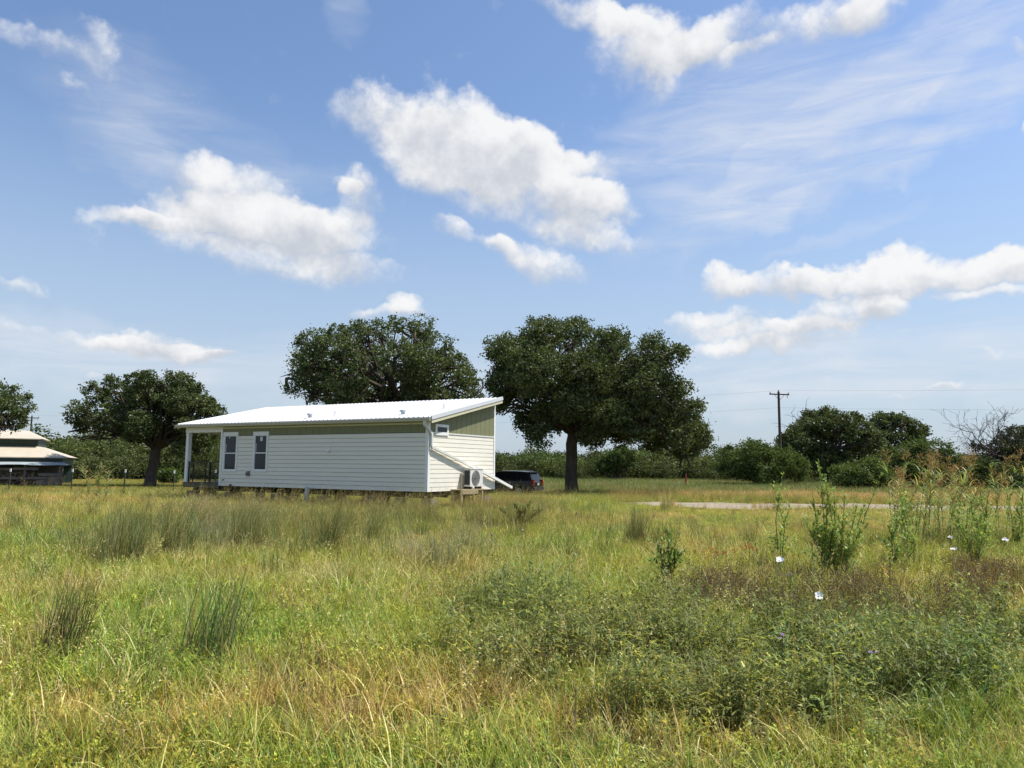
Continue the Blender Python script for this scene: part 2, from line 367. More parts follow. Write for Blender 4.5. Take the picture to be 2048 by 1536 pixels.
# ------------------------------------------------------------------ ground, drive
def axis(vals): return np.unique(np.concatenate(vals))
gx = axis([np.arange(-60, 60.1, .75), np.arange(-60, -1501, -60.), np.arange(60, 1501, 60.)])
gy = axis([np.arange(-20, 90.1, .75), np.arange(90, 200, 5.), np.arange(200, 1801, 80.)])
XX, YY = np.meshgrid(gx, gy); ZZ = gz(XX, YY)
nx, ny = len(gx), len(gy)
idx = np.arange(nx * ny).reshape(ny, nx)
me = bpy.data.meshes.new('ground')
me.from_pydata(np.stack([XX, YY, ZZ], -1).reshape(-1, 3).tolist(), [], np.stack([idx[:-1, :-1], idx[:-1, 1:], idx[1:, 1:], idx[1:, :-1]], -1).reshape(-1, 4).tolist())
me.shade_smooth()
o = link('ground', me, M['ground']); tag(o, 'soil of the open meadow under the grass and weeds', 'ground', kind='structure')
def drive_edges(x):                                    # near and far edge of the pale drive at x
    t = np.clip((x - 3.9) / 4, 0, 1)
    far = 38.6 - .035 * (x - 5) + .35 * np.sin(x * .5); near = far - (1.2 + 4.4 * t * t * (3 - 2 * t)) + .4 * np.sin(x * .9 + 1)
    return near, far
vs_, fs = [], []
xs = np.arange(3.7, 75, .6)
for i, x in enumerate(xs):
    n_, f_ = drive_edges(x)
    for k in range(7):
        y = n_ + (f_ - n_) * k / 6; vs_.append((x, y, float(gz(x, y)) + .035))
    if i:
        fs += [((i - 1) * 7 + k, i * 7 + k, i * 7 + k + 1, (i - 1) * 7 + k + 1) for k in range(6)]
o = MB().add(vs_, fs).build('gravel_drive', M['gravel'], smooth=True)
tag(o, 'pale caliche gravel drive running right behind the tall weeds', 'drive', kind='structure')

# ------------------------------------------------------------------ house (local X = depth, local Y = length, away to the left)
HC = Vector((-3.232, 28.764, 0)); YAW = 1.0592
HB = Vector((math.cos(YAW), math.sin(YAW), 0)); HA = Vector((-math.sin(YAW), math.cos(YAW), 0))
W_, L_, PL = 5.05, 11.79, 2.51
ZB, ZM, ZE, ZH = .59, 2.892, 3.46, 4.66
OF, OR_, PB, OL = .277, .3235, .11, .372
SLOPE = (ZH - ZE) / (W_ + PB + OF)
def zroof(x): return ZE + SLOPE * (x + OF)
def on_long(px, py, x0=0.):                            # pixel -> (y, z) on the long wall
    d = ray(px, py); k = ((HC + HB * x0) - Vector((0, 0, 0))).dot(HB) / d.dot(HB)
    p = Vector((0, 0, EYE)) + d * k; return (p - HC).dot(HA), p.z
def on_end(px, py, y0=0.):
    d = ray(px, py); k = (HC + HA * y0).dot(HA) / d.dot(HA)
    p = Vector((0, 0, EYE)) + d * k; return (p - HC).dot(HB), p.z
def on_roof(px, py):
    d = ray(px, py); n = Vector((-SLOPE, 0, 1)); nw = HB * n.x + Vector((0, 0, 1))
    p0 = HC + Vector((0, 0, zroof(0))); k = (p0 - Vector((0, 0, EYE))).dot(nw) / d.dot(nw)
    p = Vector((0, 0, EYE)) + d * k; q = p - HC; return q.dot(HB), q.dot(HA), p.z
H = thing('house', 'long white lap sided house with sage green band and white metal shed roof', 'house', HC, YAW)
# wall core a little behind the cladding
MB().prism([(.03, ZB + .01), (W_ - .03, ZB + .01), (W_ - .03, zroof(W_) - .16), (.03, zroof(0) - .16)], lambda x, z: (x, .03, z), lambda x, z: (x, L_ - .03, z)).build('wall', M['sheath'], H)
# the windows of the long wall
wins = []
for (x0, x1, y0, y1) in ((451.5, 474.5, 872, 939.5), (511.5, 535, 871, 939.5)):
    ya, z1 = on_long(x0, y0); yb, _ = on_long(x1, y0); _, z0 = on_long((x0 + x1) / 2, y1)
    wins.append((min(ya, yb), max(ya, yb), z0, z1))
TW = .085
NB = 13; EXPO = (ZM - ZB - .02) / NB
def lap_long(name, ya, yb, k):                          # one board, its lower edge standing proud
    z0 = ZB + k * EXPO; z1 = z0 + EXPO - .010
    MB().add([(-.026, ya, z0), (-.026, yb, z0), (-.004, yb, z1), (-.004, ya, z1), (.028, ya, z0), (.028, yb, z0), (.028, yb, z1), (.028, ya, z1)],
             [(0, 1, 2, 3), (4, 7, 6, 5), (0, 4, 5, 1), (3, 2, 6, 7), (0, 3, 7, 4), (1, 5, 6, 2)]).build('siding_board', M['siding'], H)
for k in range(NB):
    z0, z1 = ZB + k * EXPO, ZB + (k + 1) * EXPO
    segs = [(.11, L_ - .11)]
    for (a, b, c, d) in wins:
        if z1 > c - TW and z0 < d + TW:
            n = []
            for (s0, s1) in segs:
                if a - TW > s0 and b + TW < s1: n += [(s0, a - TW), (b + TW, s1)]
                else: n.append((s0, s1))
            segs = n
    cuts = []
    for (s0, s1) in segs:                              # butt joints, as boards come in 3.66 m lengths
        off = (k * 1.37) % 3.66; j = [s0] + [q for q in (off + 3.66 * np.arange(0, 5)) if s0 + .4 < q < s1 - .4] + [s1]
        cuts += [(j[i] + .0015, j[i + 1] - .0015) for i in range(len(j) - 1)]
    for (s0, s1) in cuts: lap_long('siding_board', s0, s1, k)
    MB().add([(.11, -.014, z0), (W_ - .1, -.014, z0), (W_ - .1, -.004, z1 - .004), (.11, -.004, z1 - .004), (.11, .028, z0), (W_ - .1, .028, z0), (W_ - .1, .028, z1 - .004), (.11, .028, z1 - .004)],
             [(0, 1, 2, 3), (4, 7, 6, 5), (0, 4, 5, 1), (3, 2, 6, 7), (0, 3, 7, 4), (1, 5, 6, 2)]).build('siding_board', M['siding'], H)
# sage panels above, with open grooves between
GW = .372
ztop = zroof(0) - .22
y = .11
while y < L_ - .12:
    y1 = min(y + GW, L_ - .11); spans = [(y, y1)]
    for (a, b, c, d) in wins:                          # keep clear of the window heads
        spans = [q for s0, s1 in spans for q in ([(s0, min(s1, a - TW)), (max(s0, b + TW), s1)] if s0 < b + TW and s1 > a - TW else [(s0, s1)]) if q[1] - q[0] > .02]
    for s0, s1 in spans: MB().box((-.012, s0, ZM), (.028, s1 - .012, ztop)).build('panel', M['green'], H)
    y = y1
x = .11
while x < W_ - .12:
    x1 = min(x + GW, W_ - .1)
    MB().prism([(x, ZM), (x1 - .014, ZM), (x1 - .014, zroof(x1) - .2), (x, zroof(x) - .2)], lambda a, z: (a, -.012, z), lambda a, z: (a, .028, z)).build('panel', M['green'], H)
    x = x1
MB().box((-.03, -.03, ZB - .004), (.108, .108, ztop + .05)).build('corner_trim', M['trim'], H)
MB().box((W_ - .098, -.03, ZB - .004), (W_ + .02, .1, zroof(W_) - .2)).build('corner_trim', M['trim'], H)
MB().box((-.03, L_ - .108, ZB - .004), (.1, L_ + .01, ztop + .02)).build('corner_trim', M['trim'], H)
MB().box((.028, L_ - .03, ZB), (W_ - .03, L_ + .004, ztop)).build('porch_wall', M['siding'], H)
MB().box((.11, -.034, ZM - .03), (W_ - .1, -.008, ZM + .012)).build('band_trim', M['trim'], H)
MB().box((-.034, 0.11, ztop - .10), (-.008, L_ - .108, ztop - .02)).build('frieze_trim', M['fascia'], H)
for (a, b, c, d) in wins:
    wd = bpy.data.objects.new('window', None); COL.objects.link(wd); wd.parent = H
    f = MB(); f.box((-.045, a - TW, c - TW), (.03, a, d)); f.box((-.045, b, c - TW), (.03, b + TW, d)); f.box((-.048, a - TW - .03, d), (.03, b + TW + .03, d + .17)); f.box((-.045, a, c - TW), (.03, b, c))
    f.build('trim', M['trim'], wd)
    kb = int((c - TW - ZB) / EXPO); zb0 = ZB + kb * EXPO
    MB().add([(-.026, a - TW, zb0), (-.026, b + TW, zb0), (-.012, b + TW, c - TW - .003), (-.012, a - TW, c - TW - .003), (.028, a - TW, zb0), (.028, b + TW, zb0), (.028, b + TW, c - TW - .003), (.028, a - TW, c - TW - .003)],
             [(0, 1, 2, 3), (4, 7, 6, 5), (0, 4, 5, 1), (3, 2, 6, 7), (0, 3, 7, 4), (1, 5, 6, 2)]).build('siding_board', M['siding'], H)
    MB().box((-.012, a - TW, d + .172), (.028, b + TW - .012, ztop)).build('panel', M['green'], H)
    s = MB(); zm = (c + d) / 2 - .02
    for (y0, y1, z0, z1) in ((a, a + .024, c, d), (b - .024, b, c, d), (a + .024, b - .024, c, c + .024), (a + .024, b - .024, d - .024, d), (a + .024, b - .024, zm - .024, zm + .024)):
        s.box((-.028, y0, z0), (.02, y1, z1))
    s.build('frame', M['frame'], wd)
    MB().box((-.004, a + .024, c + .024), (.004, b - .024, zm - .024)).build('pane', M['pane'], wd)
    MB().box((-.012, a + .024, zm + .024), (-.004, b - .024, d - .024)).build('pane', M['pane'], wd)
    i = wins.index((a, b, c, d))
    if i == 0: MB().box((-.0150, b - .32, d - .11), (-.0125, b - .26, d - .06)).build('sticker', M['blind'], wd)
    else: MB().box((-.0150, a + .28, d - .25), (-.0125, a + .43, d - .06)).build('sticker', M['blind'], wd)
    MB().box((-.0152, b - .09, zm + .06), (-.0125, b - .05, zm + .42)).build('pane_strip', M['rake'], wd)  # narrow pale strip on the face of the upper pane
# small high window on the end wall
xa, z1 = on_end(871.5, 853); xb, _ = on_end(894, 853); _, z0 = on_end(880, 864.5)
wd = bpy.data.objects.new('window', None); COL.objects.link(wd); wd.parent = H
f = MB()
for (x0, x1, zz0, zz1) in ((xa - .06, xa + .05, z0 - .12, z1 + .10), (xb - .05, xb + .06, z0 - .12, z1 + .10), (xa + .05, xb - .05, z1 - .005, z1 + .10), (xa + .05, xb - .05, z0 - .12, z0 + .005)):
    f.box((x0, -.055, zz0), (x1, -.002, zz1))
f.build('trim', M['trim'], wd)
MB().box((xa + .05, -.035, z0 + .005), (xb - .05, -.015, z1 - .005)).build('pane', M['pane'], wd)
# roof: ribbed metal sheets over a deck
roof = MB().prism([(-OF, ZE - .05), (W_ + PB, ZH - .05), (W_ + PB, ZH - .012), (-OF, ZE - .012)], lambda x, z: (x, -OR_ + .02, z), lambda x, z: (x, L_ + PL + OL - .02, z)).build('roof', M['rake'], H)
YT = L_ + PL + OL; npan = 16; pw = (YT + OR_) / npan
rib = []
for k in range(4):
    c = (k + .5) * pw / 4
    rib += [(c - pw / 8, 0), (c - .030, 0), (c - .014, .034), (c + .014, .034), (c + .030, 0)]
rib.append((pw, 0))
pv, pf = [], []
for (yy, h) in rib:
    for (xx, zz) in ((-OF - .03, ZE - .007), (W_ + PB + .02, ZH + .004)):
        pv.append((xx, yy, zz + h))
for i in range(len(rib) - 1): pf.append((2 * i, 2 * i + 2, 2 * i + 3, 2 * i + 1))
sheet = MB().add(pv, pf).mesh('roof_sheet')
for i in range(npan):
    s = link('roof_sheet', sheet, M['roof'], roof); s.location.y = -OR_ + i * pw
MB().bar((-OF, -OR_ - .012, ZE - .03), (W_ + PB, -OR_ - .012, ZH - .03), .05, .15).build('rake_trim', M['rake'], H)
MB().bar((-OF + .03, -OR_ + .01, ZE - .165), (W_ + PB, -OR_ + .01, ZH - .165), .04, .15).build('rake_fascia', M['fascia'], H)
MB().bar((-OF + .03, YT - .01, ZE - .13), (W_ + PB, YT - .01, ZH - .13), .04, .18).build('rake_fascia', M['fascia'], H)
MB().prism([(-OF + .05, ztop + .005), (W_ + .02, zroof(W_) - .215), (W_ + .02, zroof(W_) - .195), (-OF + .05, ztop + .022)], lambda x, z: (x, -OR_ + .035, z), lambda x, z: (x, -.004, z)).build('soffit', M['fascia'], H)
MB().box((-OF + .03, -OR_ + .04, ztop + .003), (-.0, L_ + PL + .2, ztop + .02)).build('soffit', M['fascia'], H)
MB().box((-OF, -OR_ + .03, ztop), (-OF + .03, YT - .03, ZE - .055)).build('eave_fascia', M['fascia'], H)
# K-style gutter
gp = [(-OF - .002, ZE - .035), (-OF - .002, ZE - .155), (-OF - .075, ZE - .155), (-OF - .095, ZE - .11), (-OF - .125, ZE - .075), (-OF - .125, ZE - .035), (-OF - .112, ZE - .035), (-OF - .112, ZE - .075), (-OF - .08, ZE - .115), (-OF - .07, ZE - .145), (-OF - .012, ZE - .145), (-OF - .012, ZE - .035)]
MB().prism(gp, lambda x, z: (x, -OR_ + .01, z), lambda x, z: (x, YT + .01, z)).build('gutter', M['gutter'], H)
# downspout: out of the gutter, back to the wall, down, then slanting along the end wall past the corner
xk, zk = on_end(861, 893, -.10); xe, zend = on_end(1023, 975, -.16)
ds = MB()
path = [(-OF - .06, -.06, ZE - .15), (-OF - .06, -.06, ZE - .30), (.10, -.09, ZE - .62), (.10, -.09, zk + .06), (.16, -.10, zk - .06)]
for a, b in zip(path[:-1], path[1:]): ds.bar(a, Vector(b) + (Vector(b) - Vector(a)).normalized() * .03, .085, .085, up=(0, 1, 0))
xm, zm_ = on_end(957, 940, -.13)
ds.bar((.13, -.10, zk - .02), (xm, -.13, zm_), .085, .085, up=(0, 1, 0))
ds.build('downspout', M['dspout'], H)
MB().bar((xm - .15, -.13, zm_ + .07), (xe, -.16, zend), .115, .10, up=(0, 1, 0)).build('downspout_extension', M['trim'], H)  # whiter than the downspout: the sunlight on it is put into its colour
# roof penetrations
for (px, py, kind) in ((620, 836.5, 0), (670, 832, 1), (806, 830, 0), (888, 818.5, 1)):
    x, y, z = on_roof(px, py); v = MB()
    if kind == 0:
        v.tube([(x, y, z - .05), (x, y, z + .02)], [.26, .16], 10); v.tube([(x, y, z), (x, y, z + .16)], .085, 10); v.tube([(x, y, z + .13), (x, y, z + .2), (x, y, z + .22)], [.15, .15, .06], 10)
        v.build('roof_vent', M['rake'], roof)
    else:
        v.tube([(x, y, z - .05), (x, y, z + .05), (x, y, z + .07)], [.15, .06, .04], 10); v.tube([(x, y, z), (x, y, z + .24)], .026, 8)
        v.build('vent_pipe', M['rake'], roof)
# fittings on the long wall
y, z = on_long(659, 899); b = MB(); b.tube([(-.01, y, z), (-.07, y, z)], [.09, .075], 10); b.tube([(-.06, y, z - .02), (-.10, y, z - .10)], [.06, .05], 8); b.build('wall_light', M['trim'], H)
y, z = on_long(497.5, 947); b = MB(); b.box((-.05, y - .10, z - .10), (-.01, y + .10, z + .10)); b.tube([(-.03, y, z), (-.13, y, z - .03)], [.075, .085], 12); b.build('dryer_vent', M['block'], H)
y, z = on_long(448.5, 959); MB().tube([(-.01, y, z), (-.10, y, z - .01), (-.11, y, z - .07)], .02, 6).build('hose_tap', M['black'], H)
# porch
PY = L_ + PL
for i in range(18):
    y0 = L_ + .02 + i * (PL / 18); MB().box((-.04, y0, ZB + .10), (W_ - .02, y0 + PL / 18 - .006, ZB + .13)).build('deck_board', M['deck'], H)
MB().box((-.02, L_ + .012, ZB - .12), (.03, PY + .03, ZB + .098)).build('deck_rim', M['deck'], H)
MB().box((.03, PY - .02, ZB - .12), (W_ - .03, PY + .03, ZB + .098)).build('deck_rim', M['deck'], H)
for x0 in (0.0, W_ - .2):
    p = MB(); p.box((x0, PY - .2, ZB + .13), (x0 + .18, PY - .02, 3.06)); p.box((x0 - .015, PY - .215, ZB + .13), (x0 + .195, PY - .005, ZB + .24)); p.box((x0 - .015, PY - .215, 2.93), (x0 + .195, PY - .005, 3.0))
    p.build('porch_post', M['trim'], H)
MB().box((-.01, L_ + .012, 3.061), (.17, PY + .02, ztop)).build('porch_beam', M['trim'], H)
MB().prism([(.17, 3.061), (W_, 3.061), (W_, zroof(W_) - .2), (.17, zroof(.17) - .2)], lambda x, z: (x, PY - .16, z), lambda x, z: (x, PY + .02, z)).build('porch_gable', M['siding'], H)
rl = bpy.data.objects.new('railing', None); COL.objects.link(rl); rl.parent = H
ra, rb = L_ + .03, PY - .21
for y in (ra + .03, L_ + .8, L_ + 1.08, rb - .03): MB().box((.06, y - .022, ZB + .131), (.105, y + .022, ZB + 1.05)).build('railing_post', M['black'], rl)
MB().box((.055, ra, ZB + 1.051), (.11, rb, ZB + 1.10)).build('top_rail', M['black'], rl)
MB().box((.06, ra, ZB + .20), (.10, rb, ZB + .24)).build('bottom_rail', M['black'], rl)
for i in range(7): MB().box((.076, ra, ZB + .34 + i * .1), (.089, rb, ZB + .353 + i * .1)).build('railing_bar', M['black'], rl)
for i, x in enumerate((.4, 1.4, 2.4, 3.4, W_ - .25)): MB().box((x, PY - .12, ZB + .131), (x + .045, PY - .075, ZB + 1.05)).build('railing_post', M['black'], rl)
MB().box((.2, PY - .125, ZB + 1.051), (W_ - .22, PY - .07, ZB + 1.10)).build('top_rail', M['black'], rl)
for i in range(7): MB().box((.2, PY - .104, ZB + .34 + i * .1), (W_ - .22, PY - .091, ZB + .353 + i * .1)).build('railing_bar', M['black'], rl)
# chassis, wheels and piers
c = MB()
for x0 in (.45, 1.5, W_ - 1.6, W_ - .55): c.box((x0, .1, ZB - .27), (x0 + .12, PY - .15, ZB - .005))
for k in range(9): c.box((.05, .25 + k * 1.65, ZB - .2), (W_ - .05, .33 + k * 1.65, ZB - .003))
c.build('chassis', M['steel'], H)
def wl(px, py, x0): y, z = on_long(px, py, x0); return y
for px in (383, 457, 552, 645, 735, 800, 880):
    for x0 in (.35, W_ - .65):
        y = wl(px, 980, .35); zg = float(gz(*(HC + HB * x0 + HA * y).xy)) - .1
        if y < .15: y = .2
        p = MB()
        nb = 3
        for k in range(nb):
            z0 = zg + (ZB - .28 - zg) * k / nb; z1 = zg + (ZB - .28 - zg) * (k + 1) / nb - .008
            p.box((x0 - .1 + .01 * (k % 2), y - .2, z0), (x0 + .32 + .01 * (k % 2), y + .2, z1))
        p.build('block_pier', M['block'], H)
for (px, x0) in ((420, .5), (470, .5), (585, .5), (765, .6), (960, 3.4)):
    y = wl(px, 984, x0) if px < 900 else .6
    wh = MB().tube([(x0 - .1, y, ZB - .42), (x0 + .12, y, ZB - .42)], .33, 16).build('wheel', M['tyre'], H)
    MB().tube([(x0 - .12, y, ZB - .42), (x0 - .105, y, ZB - .42)], .18, 12).build('rim', M['steel'], wh)
y = wl(614, 985, -.25); p0 = HC + HB * -.25 + HA * y
MB().tube([(-.25, y, float(gz(p0.x, p0.y)) - .1), (-.25, y, ZB + .05)], .10, 10).build('riser_pipe', M['pipe'], H)
MB().tube([(-.1, wl(459, 975, -.1), ZB - .15), (-.1, wl(459, 975, -.1), ZB + .02), (-.02, wl(459, 975, -.1), ZB + .05)], .05, 8).build('valve', M['steel'], H)

# air conditioner outside the end wall
xa, zt = on_end(941, 938.5, -.46); xb, _ = on_end(966, 938.5, -.46); _, zbt = on_end(950, 973, -.46)
ac = thing('air_conditioner', 'cream mini split outdoor unit with round fan grille at the house end wall', 'air conditioner', HC, YAW)
b = MB(); b.box((xa, -.46, zbt), (xb, -.14, zt)); b.box((xa - .02, -.48, zt), (xb + .02, -.12, zt + .035)); b.build('casing', M['acwhite'], ac)
MB().box((xa - .006, -.43, zbt + .07), (xa - .001, -.16, zt - .05)).build('coil_panel', M['acdark'], ac)
xc, zc, rr = (xa * .58 + xb * .42), (zbt + zt) / 2, (zt - zbt) * .43
MB().tube([(xc, -.464, zc), (xc, -.474, zc)], rr, 24).build('fan_shroud', M['acgrille'], ac)
g = MB()
for k in range(1, 6):
    pts = [(xc + rr * k / 5.2 * math.cos(t), -.482, zc + rr * k / 5.2 * math.sin(t)) for t in np.linspace(0, 2 * math.pi, 25)]
    g.tube(pts, .006, 4, False)
for k in range(8): g.bar((xc, -.482, zc), (xc + rr * math.cos(k * math.pi / 4), -.482, zc + rr * math.sin(k * math.pi / 4)), .012, .012, up=(0, 1, 0))
g.build('grille', M['block'], ac)
for x in (xa + .06, xb - .12): MB().box((x, -.44, zbt - .10), (x + .06, -.12, zbt - .001)).build('foot', M['steel'], ac)
b = MB(); b.tube([(xb - .1, -.30, zt - .15), (xb + .10, -.30, zt - .12), (xb + .12, -.1, zt - .12), (xb + .12, -.06, zt + .1)], .03, 6); b.build('line_set', M['black'], ac)
xa2, zt2 = on_end(924, 963, -.55); xb2, _ = on_end(968, 963, -.55)
st = thing('wooden_stand', 'weathered wooden stand of planks under the outdoor cooling unit', 'stand', HC, YAW)
zs = zbt - .102
for k in range(4): MB().box((xa2, -.56 + k * .14, zs - .04), (xb2, -.56 + k * .14 + .125, zs)).build('plank', M['wood'], st)
MB().box((xa2, -.585, zs - .19), (xb2 - .5, -.562, zs - .001)).build('side_plank', M['wood'], st)
for x in (xa2 + .02, xb2 - .12):
    for y in (-.54, -.12):
        zg = float(gz(*(HC + HB * x + HA * y).xy)); MB().box((x, y, zg - .05), (x + .09, y + .09, zs - .041)).build('leg', M['wood'], st)
xs_, zts = on_end(923, 946, -.75); zg = float(gz(*(HC + HB * xs_ - HA * .75).xy))
s = MB().box((xs_ - .025, -.775, zg - .2), (xs_ + .025, -.73, zts)).build('wooden_stake', M['wood']); s.location = HC; s.rotation_euler.z = YAW
tag(s, 'thin wooden stake upright left of the cooling unit stand', 'stake')

# ------------------------------------------------------------------ trees
def leaf_crown(circ, Y, name, mat, parent, base, nleaf, leaf, cdark, clight, depth=.75, gap=.42, r=None, clump=.42):
    """circ: crown lobes as (px, py, r px); each becomes an ellipsoid at its own depth round Y, filled with clumps of leaves"""
    r = r or rng
    ms = F / Y; cs = np.array(circ, float)
    cen = np.array([P(a, b, Y)[:] for a, b, _ in circ]); rad = cs[:, 2] / ms
    mid = (cen[:, 0].min() + cen[:, 0].max()) / 2; half = (cen[:, 0].max() - cen[:, 0].min()) / 2 + rad.mean()
    zmid = (cen[:, 2].min() + cen[:, 2].max()) / 2; zh = (cen[:, 2].max() - cen[:, 2].min()) / 2 + rad.mean()
    lobes = []
    for c, q in zip(cen, rad):
        e = math.sqrt(max(0, 1 - ((c[0] - mid) / half) ** 2 - .6 * ((c[2] - zmid) / zh) ** 2)) * half * depth
        lobes.append((c[0], c[1] + r.uniform(-.2, .2) * e, c[2], q))
        if e > q * .6:
            for s in (-1, 1): lobes.append((c[0] + r.normal() * q * .25, c[1] + s * e * r.uniform(.5, .85), c[2] - .06 * e + r.normal() * q * .1, q * r.uniform(.75, .95)))
    lobes = np.array(lobes); vol = lobes[:, 3] ** 2.2; vol /= vol.sum()
    nc = nleaf // 26
    li = r.choice(len(lobes), nc, p=vol)
    d = r.normal(size=(nc, 3)); d /= np.linalg.norm(d, axis=1)[:, None]
    rr = r.uniform(.25, 1, nc) ** .45
    # crowns billow: lumps swell the radius, hollows stay open
    lump = .80 + .42 * fbm(d[:, 0] * 2.2 + li * 3.1, d[:, 2] * 2.2 + d[:, 1] * 1.7, 5, 3)
    cc = lobes[li, :3] + d * (rr * lump)[:, None] * lobes[li, 3][:, None] * np.array([1, 1, .86])
    keep = fbm(cc[:, 0] * .75 + 40, cc[:, 2] * .75 + cc[:, 1] * .45 + 40, 11, 3) > gap * r.uniform(.75, 1.1, nc)
    cc = cc[keep]
    near = np.concatenate([(np.linalg.norm(cc[i:i + 500, None] - cc[None], axis=2) < 1.1).sum(1) for i in range(0, len(cc), 500)])
    cc = cc[near > 14]                                 # no clump hangs in the air by itself
    k = 26; n = len(cc) * k
    cl = r.uniform(.5, 1.15, len(cc)) * clump
    pos = np.repeat(cc, k, 0) + r.normal(size=(n, 3)) * np.repeat(cl, k)[:, None] * np.array([.5, .5, .36])
    V = diamonds(pos, leaf * r.uniform(.7, 1.3, n), leaf * .68 * r.uniform(.7, 1.3, n), r, .25)
    t = np.clip(np.repeat(r.beta(2, 2.5, len(cc)), k) * .7 + r.uniform(0, .45, n), 0, 1)[:, None]
    C = np.array(cdark) * (1 - t) + np.array(clight) * t
    V = V - np.array(base)
    me = quads_mesh(name, V, C); o = link(name, me, mat, parent)
    return lobes, cc
def limbs(lobes, base, fork, r0, mat, parent, name='trunk', lean=None, r=None, twigs=None):
    r = r or rng; b = MB(); base = Vector(base); fork = Vector(fork)
    p0 = base - Vector((0, 0, .25)); trunk = [p0]
    for t in (.12, .3, .55, .8, 1.): trunk.append(base.lerp(fork, t) + Vector((r.normal() * r0 * .12, r.normal() * r0 * .12, 0)))
    b.tube([q - base for q in trunk], [r0 * 1.45, r0 * 1.15, r0, r0 * .93, r0 * .95, r0 * .9], 12)
    for (x, y, z, q) in lobes:
        tip = fork.lerp(Vector((x, y, z)), .92); L = (tip - fork).length; hv = Vector((x - fork.x, y - fork.y, 0))
        pts = [fork - Vector((0, 0, r0 * .6))]; n = 5
        for i in range(1, n + 1):
            t = i / n; p = fork.lerp(tip, t) + Vector((0, 0, math.sin(t * math.pi) * .10 * L * (1 if z > fork.z else 1.8)))
            p += Vector((r.normal(), r.normal(), r.normal())) * .045 * L * (1 if t < 1 else 0); pts.append(p)
        rr = min(r0 * .5, .035 * L + .02)
        b.tube([p - base for p in pts], [rr * (1 - .18 * i) + .006 for i in range(n + 1)], 6)
        for _ in range(4):
            dq = Vector((r.normal(), r.normal(), r.normal() * .7)).normalized() * q * r.uniform(.6, .95)
            i = r.integers(3, n + 1); s = pts[i]; e = tip + dq; m = s.lerp(e, .5) + Vector((r.normal(), r.normal(), r.normal())) * .08 * L
            b.tube([s - base, m - base, e - base], [rr * .4, rr * .25, .012], 5)
    return b.build(name, mat, parent, True)
def oak(name, label, circ, Y, bpx, fork_px, tr, nleaf, leaf=.17, group=None, dark=(.040, .054, .023), light=(.135, .175, .065), gap=.42, depth=.75, clump=.42, seed=1, rs=.94):
    circ = [(a, b, c * rs) for a, b, c in circ]
    r = np.random.default_rng(seed)
    b = P(bpx[0], bpx[1], Y); b.z = float(gz(b.x, b.y))
    t = thing(name, label, 'tree', b, 0, group)
    lobes, _ = leaf_crown(circ, Y, 'crown', M['leaf_oak'], t, b, nleaf, leaf, dark, light, depth, gap, r, clump)
    fk = P(fork_px[0], fork_px[1], Y)
    limbs(lobes[::1], b, fk, tr, M['bark'], t, r=r)
    return t
T3 = [(1030, 705, 46), (1085, 675, 46), (1150, 664, 36), (1215, 686, 42), (1280, 694, 40), (1318, 716, 32), (1008, 762, 40), (1090, 750, 66), (1180, 750, 72), (1265, 770, 72), (1322, 770, 32),
      (1000, 800, 24), (1060, 828, 36), (1072, 866, 28), (1130, 815, 56), (1210, 828, 56), (1290, 836, 54), (1340, 826, 36), (1368, 866, 36), (1396, 882, 26), (1325, 872, 34), (1372, 902, 18), (1345, 785, 26), (1358, 822, 30), (1388, 856, 26), (1192, 862, 28), (1255, 862, 26), (1165, 872, 20)]
oak('oak_tree', 'largest dark spreading oak with thick bare trunk right of the house', T3, 49, (1141, 990), (1146, 862), .40, 165000, .165, gap=.36, seed=3)
T2 = [(580, 752, 24), (606, 722, 34), (655, 694, 36), (700, 668, 34), (757, 656, 30), (645, 745, 48), (720, 720, 56), (808, 656, 34), (850, 652, 30), (880, 690, 36), (800, 720, 56), (870, 740, 48), (918, 728, 26), (936, 758, 28),
      (610, 782, 26), (680, 790, 40), (750, 790, 48), (830, 790, 48), (900, 795, 36), (945, 795, 28), (700, 840, 40), (800, 850, 50), (880, 845, 40)]
oak('oak_tree', 'broad oak crown rising behind the white metal roof', T2, 53, (785, 985), (790, 850), .5, 110000, .17, gap=.43, seed=5, dark=(.044, .060, .026), light=(.155, .20, .078), clump=.40)
T1 = [(196, 826, 40), (178, 852, 24), (235, 790, 40), (270, 764, 28), (330, 758, 28), (300, 790, 46), (370, 764, 26), (358, 800, 46), (408, 812, 30), (250, 838, 42), (330, 845, 46), (395, 850, 36), (215, 868, 18), (290, 864, 28), (385, 890, 28), (420, 872, 26), (400, 910, 18)]
oak('oak_tree', 'round oak with leaning trunk left of the porch behind the wire fence', T1, 61, (298, 973), (313, 893), .42, 84000, .18, gap=.38, seed=8, clump=.34, rs=.80)
T0 = [(-90, 790, 60), (-40, 770, 40), (-10, 795, 34), (8, 812, 22), (-20, 830, 34), (28, 826, 16), (12, 846, 12), (-70, 850, 50), (-130, 830, 50), (-120, 770, 50)]
oak('oak_tree', 'oak branch tips reaching in at the far left above the barn roof', T0, 54, (-85, 985), (-80, 880), .4, 42000, .18, gap=.38, seed=9, rs=.82)
